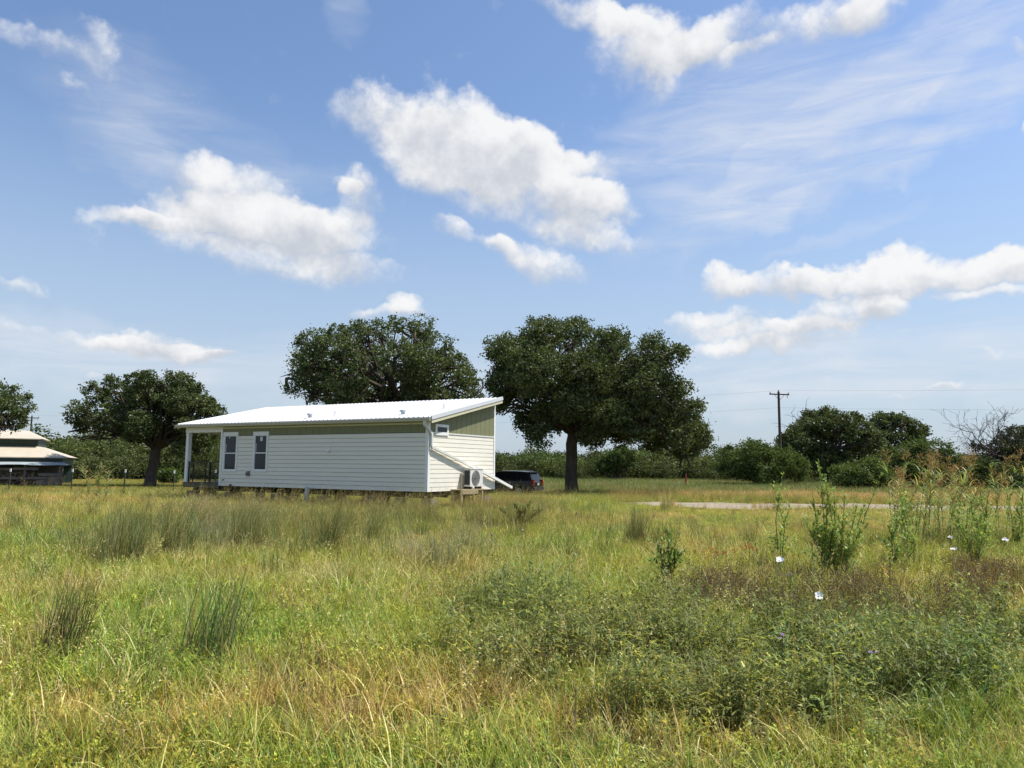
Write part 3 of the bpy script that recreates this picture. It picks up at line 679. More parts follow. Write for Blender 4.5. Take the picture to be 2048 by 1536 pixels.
# trees at the right behind the pole
A = [(1600, 855, 30), (1625, 838, 28), (1660, 822, 24), (1650, 850, 40), (1700, 850, 30), (1720, 875, 34), (1680, 890, 46), (1620, 890, 46), (1735, 905, 26), (1590, 885, 28), (1640, 925, 44), (1700, 930, 40)]
oak('oak_tree', 'tall dark tree right behind the wooden utility pole', A, 84, (1650, 968), (1655, 925), .35, 52000, .26, gap=.30, seed=12, clump=.55)
B = [(1755, 838, 20), (1780, 836, 18), (1810, 845, 24), (1835, 860, 20), (1790, 870, 32), (1765, 880, 26), (1820, 880, 24), (1760, 850, 20)]
oak('oak_tree', 'airy tree with see through crown right of the tall dark tree', B, 92, (1788, 968), (1776, 920), .25, 24000, .27, gap=.46, seed=13, clump=.5)
D = [(2035, 880, 26), (2060, 870, 40), (2010, 905, 36), (2060, 920, 50), (1990, 930, 30), (2100, 900, 50), (2030, 935, 36), (1965, 888, 18), (1990, 868, 16), (1950, 905, 16)]
dt = oak('oak_tree', 'dark half dead tree with bare grey branches at the right edge', D, 70, (2040, 975), (2030, 930), .3, 36000, .22, gap=.36, seed=14, dark=(.030, .038, .020), light=(.085, .105, .048))
r = np.random.default_rng(44); b = MB(); bs = Vector(dt.location)
def bare(p, d, L, rad, n):
    pts = [p]; q = p.copy(); d = d.normalized()
    for i in range(4):
        d = (d + Vector((r.normal(), r.normal() * .6, r.normal() + .10)) * .24).normalized(); q = q + d * L / 4; pts.append(q.copy())
    b.tube(pts, [max(.010, rad * (1 - .17 * i)) for i in range(5)], 5)
    if n:
        for k in range(4): bare(pts[1 + k], (d + Vector((r.normal(), r.normal() * .6, r.normal() + .15)) * .75), L * .58, rad * .5, n - 1)
for (tx, ty) in ((1985, 825), (1950, 850), (1925, 885), (1965, 870), (2005, 850), (1905, 890), (1940, 900)):
    s = P(2015, 920, 70); e = P(tx, ty, 70 + r.normal() * .6); bare(s - bs, e - s, (e - s).length * .8, .075, 3)
b.build('bare_branch', M['deadbark'], dt)
r = np.random.default_rng(45); b = MB(); t_ = [o for o in SC.objects if o.get('label', '').startswith('tall dark tree')][0]; bs = Vector(t_.location)
for (tx, ty) in ((1604, 808), (1580, 824), (1563, 836)):
    s = P(1612, 850, 84); e = P(tx, ty, 84); bare(s - bs, e - s, (e - s).length * .9, .05, 1)
b.build('bare_branch', M['deadbark'], t_)

# shrubs with light, feathery foliage
def shrub(label, circ, Y, bpx, nleaf, leaf=.2, dark=(.048, .070, .024), light=(.135, .19, .06), gap=.40, seed=1, group='brush along the far side of the field'):
    r = np.random.default_rng(seed); b = P(bpx[0], bpx[1], Y); b.z = float(gz(b.x, b.y))
    t = thing('shrub', label, 'shrub', b, 0, group)
    lobes, _ = leaf_crown(circ, Y, 'crown', M['leaf_brush'], t, b, nleaf, leaf, dark, light, .7, gap, r, .5)
    s = MB()
    for (x, y, z, q) in lobes[:14]:
        m = Vector((x, y, z)) - b; s.tube([Vector((r.normal() * .15, r.normal() * .15, -.1)), m * .5 + Vector((r.normal(), r.normal(), 0)) * .2, m], [.07, .045, .015], 5)
    s.build('stem', M['bark'], t); return t
shrub('feathery green mesquite shrub crossed by the utility pole', [(1475, 905, 26), (1500, 890, 22), (1520, 900, 30), (1490, 930, 40), (1550, 915, 36), (1590, 925, 30), (1540, 940, 46), (1605, 945, 22), (1455, 935, 24)], 74, (1530, 975), 30000, .22, seed=21)
shrub('low rounded shrub below the tall dark tree, beyond the gravel drive', [(1705, 945, 24), (1735, 935, 24), (1755, 945, 22), (1725, 960, 34), (1690, 965, 20), (1765, 965, 22)], 62, (1730, 985), 18000, .18, seed=22, light=(.16, .22, .065))
shrub('shrub between the airy tree and the half dead tree', [(1800, 905, 20), (1830, 895, 22), (1860, 900, 24), (1880, 915, 20), (1830, 930, 36), (1790, 935, 26), (1880, 945, 28), (1850, 955, 34)], 68, (1840, 980), 26000, .2, seed=23)
shrub('thick low brush under the half dead tree at the right edge', [(1920, 940, 26), (1960, 935, 26), (2000, 945, 24), (1940, 960, 26), (2040, 950, 30), (1985, 965, 24)], 66, (1980, 980), 20000, .2, seed=24, dark=(.035, .05, .02), light=(.09, .125, .045))
shrub('bushy sapling in front of the far brush behind the oak trunk', [(1215, 915, 20), (1240, 905, 18), (1265, 912, 16), (1200, 930, 18), (1240, 930, 28)], 92, (1235, 958), 12000, .26, seed=25)
shrub('light green bush beside the leaning oak trunk', [(332, 950, 10), (345, 948, 10), (340, 956, 14), (325, 958, 9)], 72, (338, 968), 5000, .2, seed=26, dark=(.05, .085, .02), light=(.11, .17, .04))
# ------------------------------------------------------------------ barn at the left
BY = 60.0                                              # depth of the barn's front right corner
bc = P(119, 970, BY); bc.z = float(gz(bc.x, bc.y)); BR = R(26)
barn = thing('barn', 'low barn with stepped cream tin roofs and dark green walls at the left edge', 'barn', bc, BR)
def bz(py): return P(110, py, BY).z - bc.z             # height above the barn's ground from a pixel row
LB = 16.0                                              # runs out of the frame to the left (local -X); local +Y is depth
za1, za0, zw1, zr1, zm0, zm1, zrd = bz(923.5), bz(929.5), bz(914.5), bz(895), bz(896), bz(879.5), bz(863)
zr1 = zr1 + .10; zm1 += .12; zrd += .22
D1, D2, D3 = 1.1, 2.9, 5.6                              # awning depth, front of the raised part, ridge
def sheet_roof(name, y0, z0, y1, z1, x0, xe, xt, mat, th=.05, wave=0.):
    """a roof slope from eave y0 to top y1; its right end runs back from xe at the eave to xt at the top (hipped)"""
    n = 20; top, fs = [], []
    for i in range(n + 1):
        t = i / n; dz = wave * math.sin(i * 1.7) + wave * .6 * math.sin(i * .6)
        xa, xb = x0 + (xe - x0) * t, x0 + (xt - x0) * t
        top += [(xa, y0, z0 + dz), (xb, y1, z1), (xa, y0, z0 + dz - th), (xb, y1, z1 - th)]
        if i:
            a, b = 4 * (i - 1), 4 * i
            fs += [(a, b, b + 1, a + 1), (a + 2, a + 3, b + 3, b + 2), (a, a + 2, b + 2, b), (a + 1, b + 1, b + 3, a + 3)]
    fs += [(0, 1, 3, 2), (4 * n, 4 * n + 2, 4 * n + 3, 4 * n + 1)]
    MB().add(top, fs).build(name, mat, barn)
BACK = 2 * D3                                          # the back mirrors the front about the ridge
sheet_roof('awning', -.55, za0, D1 - .02, za1, -LB, .62, .0, M['tin'], .03, .03)
for f_ in (lambda y: y, lambda y: BACK - y):
    sheet_roof('lower_roof', f_(D1 - .35), zw1, f_(D2), zr1, -LB, .35, -2.0, M['creamtin'], .07)
    sheet_roof('upper_roof', f_(D2 - .4), zm1, f_(D3), zrd, -LB, -1.75, -3.1, M['creamtin'], .07)
MB().add([(.35, D1 - .35, zw1), (.35, BACK - D1 + .35, zw1), (-2.0, BACK - D2, zr1), (-2.0, D2, zr1)], [(0, 1, 2, 3)]).build('lower_roof', M['creamtin'], barn)
MB().add([(-1.75, D2 - .4, zm1), (-1.75, BACK - D2 + .4, zm1), (-3.1, D3, zrd)], [(0, 1, 2)]).build('upper_roof', M['creamtin'], barn)
MB().box((-LB, D1, za1 - .05), (0, D1 + .08, zw1 - .05)).build('front_wall', M['greentin'], barn)
MB().box((-LB, D2, zr1 - .15), (-2.08, D2 + .08, zm1 - .05)).build('upper_wall', M['greentin'], barn)
MB().box((-2.08, D2, zr1 - .15), (-2.0, BACK - D2, zm1 - .05)).build('end_wall', M['greentin'], barn)
MB().box((-.08, D1 + .08, za1 - .3), (0, BACK - D1, zw1 - .1)).build('end_wall', M['greentin'], barn)
MB().box((-LB, 3.2, 0), (-.1, 3.3, zw1)).build('back_wall', M['greywood'], barn)
MB().box((-LB, BACK - D1, 0), (0, BACK - D1 + .1, zw1 - .05)).build('back_wall', M['greentin'], barn)
for i in range(7): MB().box((-.14 - i * 2.35, -.12, -.2), (.0 - i * 2.35, .02, za0 + .02)).build('post', M['greywood'], barn)
for i in range(4): MB().box((-.14 - i * 4.7, D1 - .06, -.2), (.0 - i * 4.7, D1 + .08, za1)).build('post', M['greywood'], barn)
for (x0, x1, pa, pb) in ((-5.4, .1, 958.5, 954), (-LB, -4.8, 959, 954.5), (-1.5, .1, 952, 946.5), (-3.2, -1.5, 940, 935.5), (-LB, -3.3, 941, 936.5)):
    MB().box((x0, -.18, bz(pa)), (x1, -.125, bz(pb))).build('rail_board', M['greywood'], barn)
for k in range(7): MB().box((-1.62 + k * .22, -.115, .02), (-1.62 + k * .22 + .2, -.09, bz(960))).build('pen_board', M['greywood'], barn)
# firewood stacked under the awning: too many and too small to count
r = np.random.default_rng(31); lg = MB()
for i in range(420):
    x = r.uniform(-7.5, -1.75); hh = 1.05 + .25 * math.sin(x * 1.3) + .1 * math.sin(x * 4)
    z = r.uniform(.05, hh); rad = r.uniform(.05, .10); y = .25 + r.uniform(0, .35); L = r.uniform(.3, .5)
    a = r.normal() * .5; d = Vector((math.sin(a) * (1 if r.uniform() < .55 else 3), math.cos(a), r.normal() * .25)).normalized() * L
    lg.tube([Vector((x, y, z)) - d * .5, Vector((x, y, z)) + d * .5], [rad, rad * .9], 6)
o = lg.build('firewood', M['log']); o.location = bc; o.rotation_euler.z = BR
tag(o, 'heap of split firewood stacked under the grey tin awning', 'firewood', kind='stuff')

# ------------------------------------------------------------------ wire fence
FY = 48.0; r = np.random.default_rng(32)
fx = [P(px, 945, FY).x for px in (-85, 20, 145, 250, 349, 433, 520)]
fb = Vector((fx[0], FY, 0))
fence = thing('wire_fence', 'wire fence on thin white tipped steel posts in front of the barn', 'fence', fb)
for x in fx:
    zg = float(gz(x, FY)); t = r.normal() * .03; p = MB()
    p.bar((x - fb.x, 0, zg - .3), (x - fb.x + t, 0, zg + 1.22), .06, .05, up=(0, 1, 0)); po = p.build('fence_post', M['galv'], fence)
    MB().bar((x - fb.x + t, 0, zg + 1.221), (x - fb.x + t * 1.2, 0, zg + 1.42), .085, .075, up=(0, 1, 0)).build('post_cap', M['white'], po)
for h in (.3, .6, .9, 1.2):
    pts = []
    for a, b in zip(fx[:-1], fx[1:]):
        for t in (0, .5): x = a + (b - a) * t; pts.append((x - fb.x, -.035, float(gz(x, FY)) + h - .03 * math.sin(t * math.pi)))
    MB().tube(pts, .004, 4).build('wire', M['wire'], fence)
b = P(1372, 968, 68); b.z = float(gz(b.x, b.y))
o = MB().tube([(0, 0, -.3), (0, 0, 1.35), (0, 0, 1.42)], [.075, .075, .05], 8).build('marker_post', M['red']); o.location = b
tag(o, 'rust red steel post standing alone in the weeds right of the big oak', 'post')

# ------------------------------------------------------------------ power line
def upole(px, ptop, Y, label, rz=0):
    b = P(px, ptop, Y); h = b.z; b.z = float(gz(b.x, b.y)); h -= b.z
    t = thing('utility_pole', label, 'utility pole', b, rz)
    MB().tube([(0, 0, -.5), (0, 0, h * .5), (0, 0, h)], [.165, .145, .115], 10).build('pole', M['pole'], t)
    MB().box((-1.15, -.17, h - .38), (1.15, -.115, h - .25)).build('crossarm', M['pole'], t)
    for s in (-1, 1): MB().bar((s * .55, -.14, h - .39), (0, -.12, h - .95), .03, .03, up=(0, 1, 0)).build('brace', M['pole'], t)
    for x in (-1.05, 1.05, 0):
        z = h if x == 0 else h - .25
        MB().tube([(x, -.14 if x else 0, z), (x, -.14 if x else 0, z + .09), (x, -.14 if x else 0, z + .17)], [.03, .06, .03], 8).build('insulator', M['block'], t)
    MB().tube([(.9, -.14, h - .39), (.92, -.14, h - .7)], .03, 6).build('cutout_fuse', M['block'], t)
    MB().tube([(0, -.12, h - 1.75), (0, -.2, h - 1.75), (0, -.2, h - 1.68)], .025, 6).build('bracket', M['block'], t)
    return b, h
LA = P(64, 832, 120).x; LA = Vector((LA, 120)); RA = Vector((P(1557, 783, 77).x, 77)); dl = (RA - LA); rzl = math.atan2(dl.y, dl.x) + math.pi / 2
b1, h1 = upole(1557, 783, 77, 'tall dark wooden utility pole with crossarm at the right', R(12))
b0, h0 = upole(64, 832, 120, 'distant utility pole behind the barn roof', R(10))
b2 = Vector((b1.x + dl.x * .8, b1.y + dl.y * .8, b1.z))
def span(a, b, sag, label):
    pts = [a.lerp(b, t) - Vector((0, 0, sag * 4 * t * (1 - t))) for t in np.linspace(0, 1, 17)]
    o = MB().tube([p - a for p in pts], .0065, 4).build('power_line', M['wire']); o.location = a; tag(o, label, 'wire', 'power lines')
up = Vector((0, 0, 1))
span(b0 + up * (h0 + .1), b1 + up * (h1 + .1), 1.1, 'topmost power line between the two wooden poles, behind the trees')
span(b0 + up * (h0 - 1.7), b1 + up * (h1 - 1.7), 1.2, 'lower power line between the two wooden poles, behind the trees')
span(b1 + up * (h1 + .1), b2 + up * (h1 + .1), .8, 'topmost power line leaving the right pole for the right edge')
span(b1 + up * (h1 - 1.7), b2 + up * (h1 - 1.7), .9, 'lower power line leaving the right pole for the right edge')

# ------------------------------------------------------------------ parked vehicle (local +X = forwards, origin under the rear axle's middle)
SY = 57.0; sp = P(1048, 985, SY); sp.z = float(gz(sp.x, sp.y))
car = thing('parked_suv', 'black SUV parked in the grass behind the house corner, rear towards the viewer', 'car', sp, R(156))
HW = 1.0
def sect(poly, w_lo, w_hi, zl, zh, name, mat, parent):   # extrude a side profile, narrowing upwards
    def wy(z): t = min(1, max(0, (z - zl) / (zh - zl))); return w_lo + (w_hi - w_lo) * t
    return MB().prism(poly, lambda x, z: (x, -wy(z), z), lambda x, z: (x, wy(z), z)).build(name, mat, parent)
def arch(cx, r0): return [(cx + r0 * math.cos(t), .38 + r0 * math.sin(t)) for t in np.linspace(math.pi, 0, 9)]
WBX = 3.1
low = [(-1.12, .42), (-1.16, .62), (-1.14, 1.0), (-1.08, 1.16), (3.05, 1.14), (4.05, 1.06), (4.2, .92), (4.22, .5), (4.1, .36)] + [(x, z) for x, z in reversed(arch(WBX, .46))] + [(x, z) for x, z in reversed(arch(0, .46))]
body = sect(low, 1.0, .985, .3, 1.2, 'body', M['paint'], car)
cab = [(-1.06, 1.15), (-.82, 1.76), (-.72, 1.83), (.2, 1.88), (1.5, 1.87), (1.95, 1.80), (2.75, 1.14)]
sect(cab, .975, .77, 1.15, 1.88, 'cabin', M['paint'], car)
def wside(x, z, s, off=.012): t = (z - 1.15) / .73; return (x, s * (.975 + (.77 - .975) * t + off), z)
for s in (-1, 1):
    for q in ([(-.84, 1.22), (-.62, 1.70), (.18, 1.74), (.18, 1.22)], [(.28, 1.22), (.28, 1.74), (1.12, 1.75), (1.12, 1.22)], [(1.22, 1.22), (1.22, 1.75), (1.82, 1.70), (2.42, 1.22)]):
        MB().prism(q, lambda x, z: wside(x, z, s, -.02), lambda x, z: wside(x, z, s, .008)).build('side_window', M['carglass'], car)
    MB().box((.62, s * 1.012 - .02, 1.0), (.82, s * 1.012 + .02, 1.03)).build('door_handle', M['chrome'], car)
    MB().box((1.62, s * 1.012 - .02, 1.0), (1.82, s * 1.012 + .02, 1.03)).build('door_handle', M['chrome'], car)
    mm = MB(); mm.box((2.2, s * 1.08 - .1, 1.18), (2.32, s * 1.08 + .1, 1.36)); mm.build('mirror', M['paint'], car)
    MB().box((-1.185, s * .88 - .10, .86), (-1.0, s * .88 + .115, 1.26)).build('tail_light', M['tail'], car)
    MB().box((4.05, s * .75 - .2, .78), (4.23, s * .75 + .2, .98)).build('headlight', M['chrome'], car)
    MB().bar((-.5, s * .68, 1.90), (1.5, s * .68, 1.915), .04, .035).build('roof_rail', M['chrome'], car)
    MB().box((.46, s * 1.0 - .05, .30), (2.64, s * 1.0 + .06, .36)).build('running_board', M['plastic'], car)
    for cx in (0, WBX):
        wh = MB().tube([(cx, s * .75, .39), (cx, s * .79, .39), (cx, s * .97, .39), (cx, s * 1.0, .39)], [.34, .39, .39, .35], 20).build('wheel', M['tyre'], car)
        rm = MB().tube([(cx, s * .985, .39), (cx, s * 1.008, .39)], .25, 16)
        for k in range(6): rm.bar((cx, s * 1.012, .39), (cx + .24 * math.cos(k * 1.047), s * 1.012, .39 + .24 * math.sin(k * 1.047)), .02, .06, up=(0, 1, 0))
        rm.build('rim', M['rim'], wh)
def rear(y, z, off): t = (z - 1.15) / .61; return (-1.06 + .24 * t - off, y, z)
MB().prism([(-.80, 1.20), (.80, 1.20), (.70, 1.68), (-.70, 1.68)], lambda y, z: rear(y, z, -.02), lambda y, z: rear(y, z, .012)).build('rear_window', M['carglass'], car)
MB().box((-.98, -.74, 1.76), (-.66, .74, 1.84)).build('spoiler', M['paint'], car)
MB().box((-1.27, -.98, .46), (-1.10, .98, .68)).build('rear_bumper', M['plastic'], car)
MB().box((-1.275, -.9, .681), (-1.13, .9, .70)).build('bumper_step', M['chrome'], car)
MB().box((-1.185, -.16, .84), (-1.165, .16, 1.0)).build('number_plate', M['plate'], car)
MB().box((-1.182, -.5, 1.03), (-1.15, .5, 1.09)).build('tailgate_trim', M['chrome'], car)
MB().box((1.24, -.7, 1.1), (1.4, -.2, 1.6)).build('seat', M['seat'], car)

# ------------------------------------------------------------------ plants as instances: one point cloud per kind of growth
def stuff(name, label, cat, pts, rot, scl, idx, tint, sources):
    c = bpy.data.collections.new(name + '_kinds')
    for o in sources:
        if c.objects.get(o.name) is None: c.objects.link(o)
    me = bpy.data.meshes.new(name); n = len(pts); me.vertices.add(n); me.vertices.foreach_set('co', np.asarray(pts, np.float32).ravel())
    for nm, ty, arr, key in (('rot', 'FLOAT_VECTOR', rot, 'vector'), ('scl', 'FLOAT_VECTOR', scl, 'vector'), ('tint', 'FLOAT_VECTOR', tint, 'vector'), ('kind_index', 'INT', idx, 'value')):
        at = me.attributes.new(nm, ty, 'POINT'); at.data.foreach_set(key, np.asarray(arr, np.int32 if ty == 'INT' else np.float32).ravel())
    o = bpy.data.objects.new(name, me); COL.objects.link(o); tag(o, label, cat, kind='stuff')
    ng = bpy.data.node_groups.new(name + '_scatter', 'GeometryNodeTree')
    ng.interface.new_socket('Geometry', in_out='INPUT', socket_type='NodeSocketGeometry'); ng.interface.new_socket('Geometry', in_out='OUTPUT', socket_type='NodeSocketGeometry')
    gi = ng.nodes.new('NodeGroupInput'); go = ng.nodes.new('NodeGroupOutput'); ip = ng.nodes.new('GeometryNodeInstanceOnPoints'); ci = ng.nodes.new('GeometryNodeCollectionInfo')
    ci.inputs[0].default_value = c; ci.inputs['Separate Children'].default_value = True; ci.inputs['Reset Children'].default_value = True
    ip.inputs['Pick Instance'].default_value = True
    def na(nm, ty):
        n_ = ng.nodes.new('GeometryNodeInputNamedAttribute'); n_.data_type = ty; n_.inputs[0].default_value = nm; return n_.outputs[0]
    L = ng.links.new
    L(gi.outputs[0], ip.inputs['Points']); L(ci.outputs[0], ip.inputs['Instance']); L(na('kind_index', 'INT'), ip.inputs['Instance Index'])
    L(na('rot', 'FLOAT_VECTOR'), ip.inputs['Rotation']); L(na('scl', 'FLOAT_VECTOR'), ip.inputs['Scale']); L(ip.outputs[0], go.inputs[0])
    md = o.modifiers.new('scatter', 'NODES'); md.node_group = ng
    return o
def source(name, V, C, mat):
    me = quads_mesh(name, V, C); me.materials.append(mat); return bpy.data.objects.new(name, me)
# far thicket
def bush_src(name, seed, n=5200):
    r = np.random.default_rng(seed); lob = [(r.normal() * .5, r.normal() * .5, r.uniform(.35, .8), r.uniform(.28, .5)) for _ in range(9)]
    lob = np.array(lob); li = r.choice(9, n // 14); d = r.normal(size=(len(li), 3)); d /= np.linalg.norm(d, axis=1)[:, None]
    c = lob[li, :3] + d * lob[li, 3:4] * r.uniform(.3, 1, (len(li), 1)) ** .5; c[:, 2] = np.abs(c[:, 2])
    p = np.repeat(c, 14, 0) + r.normal(size=(len(c) * 14, 3)) * .07
    V = diamonds(p, .075 * r.uniform(.6, 1.3, len(p)), .05 * r.uniform(.6, 1.3, len(p)), r)
    t = np.clip(np.repeat(r.uniform(0, .8, len(c)), 14) + r.uniform(0, .3, len(p)), 0, 1)[:, None]
    return source(name, V, np.array([.05, .07, .027]) * (1 - t) + np.array([.125, .17, .06]) * t, M['veg'])
bs_ = [bush_src('thicket_bush_%d' % i, 60 + i) for i in range(4)]
r = np.random.default_rng(70)
def row(n, y0, y1, h0, h1, x0=-1., x1=1.05):
    y = r.uniform(y0, y1, n); x = r.uniform(x0, x1, n) * y; h = r.uniform(h0, h1, n) * (.72 + .55 * fbm(x * .06 + 9, y * .02, 4, 3))
    return x, y, h
rows = [row(170, 96, 112, 2.6, 4.0), row(200, 112, 132, 3.4, 5.2), row(190, 132, 165, 4.0, 6.2), row(40, 88, 97, 1.3, 2.4)]
x, y, h = [np.concatenate(q) for q in zip(*rows)]
lft = x < -.28 * y; h = np.where(lft, h * 1.28, h)
n = len(x); z = gz(x, y) - .1
tv = r.uniform(.7, 1.15, n)[:, None] * np.where(fbm(x * .05, y * .05, 3)[:, None] > .5, [[.92, 1.0, .85]], [[1.08, 1.0, .95]])
stuff('far_thicket', 'dense green mesquite brush closing off the far side of the field', 'brush', np.stack([x, y, z], 1),
      np.stack([np.zeros(n), np.zeros(n), r.uniform(0, 6.28, n)], 1), np.stack([h * r.uniform(.8, 1.3, n), h * r.uniform(.8, 1.3, n), h * .92], 1), r.integers(0, 4, n), tv, bs_)
# ------------------------------------------------------------------ field plants
LIME, GREEN, STRAW, RUST = np.array([.46, .45, .095]), np.array([.225, .30, .07]), np.array([.62, .52, .25]), np.array([.41, .27, .11])
GREY, DEAD, ASH, BUNCH = np.array([.215, .25, .10]), np.array([.13, .095, .07]), np.array([.34, .30, .26]), np.array([.14, .185, .075])
def blades(base, az_, tilt, L, wd, bend, nseg=3, tip=.12):
    """curved tapering strips; returns quads (n*nseg, 4, 3)"""
    n = len(base); p = np.array(base, float); out = []
    side = np.stack([-np.sin(az_), np.cos(az_), np.zeros(n)], 1)
    for k in range(nseg):
        t = tilt + bend * (k + .5) / nseg
        d = np.stack([np.cos(az_) * np.sin(t), np.sin(az_) * np.sin(t), np.cos(t)], 1)
        q = p + d * (L / nseg)[:, None]
        w0 = wd * (1 - (1 - tip) * (k / nseg) ** 1.5); w1 = wd * (1 - (1 - tip) * ((k + 1) / nseg) ** 1.5)
        out.append(np.stack([p - side * w0[:, None] / 2, p + side * w0[:, None] / 2, q + side * w1[:, None] / 2, q - side * w1[:, None] / 2], 1)); p = q
    return np.stack(out, 1).reshape(-1, 4, 3), p
def disk(n, rad, r):
    a = r.uniform(0, 6.283, n); q = rad * np.sqrt(r.uniform(0, 1, n)); return np.stack([q * np.cos(a), q * np.sin(a), np.full(n, -.02)], 1)
def jit(c, n, r, v=.22, alt=None, f=.3):
    c = np.tile(c, (n, 1)).astype(float)
    if alt is not None: m = r.uniform(size=n) < f; c[m] = alt
    return c * (1 + r.normal(size=(n, 1)) * v * .6) * (1 + r.normal(size=(n, 3)) * v * .25)
def s_tuft(name, seed, n, L, wd, c, alt, f, bend=(.4, 1.4), rad=.13, tilt=.35):
    r = np.random.default_rng(seed); l = r.uniform(*L, n)
    V, _ = blades(disk(n, rad, r), r.uniform(0, 6.283, n), np.abs(r.normal(size=n)) * tilt, l, r.uniform(*wd, n), r.uniform(*bend, n))
    return source(name, V, np.repeat(np.clip(jit(c, n, r, .25, alt, f), .01, .8), 3, 0), M['veg'])
def heads(tips, dirs, n_each, L, wd, spread, c, r):
    k = len(tips); p = np.repeat(tips, n_each, 0) - np.repeat(dirs, n_each, 0) * r.uniform(0, spread, (k * n_each, 1)) + r.normal(size=(k * n_each, 3)) * spread * .10
    return diamonds(p, L * r.uniform(.7, 1.3, len(p)), wd * r.uniform(.7, 1.3, len(p)), r), np.clip(jit(c, len(p), r, .2), .01, .8)
def s_stems(name, seed, n, L, c, hc, ne=10, hl=.020, hw=.006, spread=.12, lean=.35, wd=(.0025, .004), rad=.16, bend=(.1, .7)):
    r = np.random.default_rng(seed); l = r.uniform(*L, n); a = r.normal(size=n) * .9; t = np.abs(r.normal(size=n) * .16 + lean)
    V, tip = blades(disk(n, rad, r), a, t, l, r.uniform(*wd, n), r.uniform(*bend, n), 4, .5)
    m = V.reshape(n, 4, 4, 3); d = m[:, 3, 2] - m[:, 3, 1]; d /= np.linalg.norm(d, axis=1)[:, None]
    HV, Hc = heads(tip, d, ne, hl, hw, spread, hc, r)
    return source(name, np.concatenate([V, HV]), np.concatenate([np.repeat(np.clip(jit(c, n, r), .01, .8), 4, 0), Hc]), M['veg'])
def s_forb(name, seed, ns, H_, nl, ll, lw, c, alt, f, rad=.15, droop=.6, stemc=None, seeds=None, tilt=.28):
    """upright stems carrying leaves all the way up"""
    r = np.random.default_rng(seed); h = r.uniform(*H_, ns); V, _ = blades(disk(ns, rad, r), r.uniform(0, 6.28, ns), np.abs(r.normal(size=ns)) * tilt, h, np.full(ns, .004), r.uniform(0, .5, ns), 3, .5)
    m = V.reshape(ns, 3, 4, 3); mid0 = (m[:, :, 0] + m[:, :, 1]) / 2; mid1 = (m[:, :, 2] + m[:, :, 3]) / 2
    n = ns * nl; si = np.repeat(np.arange(ns), nl); k = r.integers(0, 3, n); t = r.uniform(0, 1, (n, 1))
    b = mid0[si, k] * (1 - t) + mid1[si, k] * t
    l = ll * r.uniform(.55, 1.3, n); LV, _ = blades(b, r.uniform(0, 6.28, n), r.uniform(.5, 1.25, n), l, lw * r.uniform(.6, 1.25, n), r.uniform(droop * .3, droop * 1.7, n), 2, .08)
    C = [np.repeat(np.clip(jit(c if stemc is None else stemc, ns, r), .01, .8), 3, 0), np.repeat(np.clip(jit(c, n, r, .25, alt, f), .01, .8), 2, 0)]
    Vs = [V, LV]
    if seeds is not None:
        q = ns * seeds[0]; si = np.repeat(np.arange(ns), seeds[0]); k = r.integers(1, 3, q); t = r.uniform(0, 1, (q, 1)); p = mid0[si, k] * (1 - t) + mid1[si, k] * t + r.normal(size=(q, 3)) * .035
        Vs.append(diamonds(p, seeds[1] * r.uniform(.6, 1.3, q), seeds[1] * .7, r)); C.append(np.clip(jit(seeds[2], q, r, .3), .01, .8))
    return source(name, np.concatenate(Vs), np.concatenate(C), M['veg'])
SRC = dict(
    low=[s_forb('low_weed_%d' % i, 100 + i, 14, (.05, .19), 9, .034, .015, LIME, GREEN, .3, .16, .5, tilt=.5) for i in range(3)],
    green=[s_tuft('green_tuft_%d' % i, 110 + i, 34, (.10, .34), (.004, .009), GREEN, LIME, .45) for i in range(3)],
    dry=[s_tuft('dry_tuft_%d' % i, 120 + i, 32, (.10, .32), (.003, .006), STRAW, RUST, .45) for i in range(3)],
    stems=[s_stems('straw_stems_%d' % i, 130 + i, 5, (.3, .62), STRAW * .9, STRAW * 1.15) for i in range(3)],
    tall=[s_stems('tall_stems_%d' % i, 140 + i, 6, (.65, 1.15), RUST * .9, STRAW * .8, 14, .022, .006, .22, .28, (.003, .005)) for i in range(3)],
    grey=[s_forb('grey_forb_%d' % i, 150 + i, 10, (.18, .52), 16, .066, .014, GREY, LIME * .75, .25, .2, 1.1) for i in range(3)],
    dead=[s_forb('dead_forb_%d' % i, 160 + i, 10, (.25, .55), 7, .05, .008, RUST * .6, DEAD, .5, .2, .8, DEAD, (14, .016, DEAD), .4) for i in range(2)],
    ash=[s_forb('ash_twigs_%d' % i, 170 + i, 22, (.3, .7), 8, .10, .003, ASH, DEAD, .3, .25, .5, ASH * .9, None, .5) for i in range(2)],
    bunch=[s_tuft('bunch_grass_%d' % i, 180 + i, 60, (.30, .80), (.005, .011), BUNCH, STRAW * .7, .25, (.05, .6), .16, .22) for i in range(3)],
    bent=[s_tuft('bent_blades_%d' % i, 195 + i, 5, (.16, .42), (.007, .014), STRAW * 1.05, LIME, .25, (.9, 2.4), .10, .45) for i in range(3)],
    fuzz=[s_tuft('pasture_tuft_%d' % i, 190 + i, 60, (.12, .5), (.008, .016), GREEN * .9, STRAW * .8, .3, (.2, 1.2), .4, .35) for i in range(3)])
VR = np.random.default_rng(500)
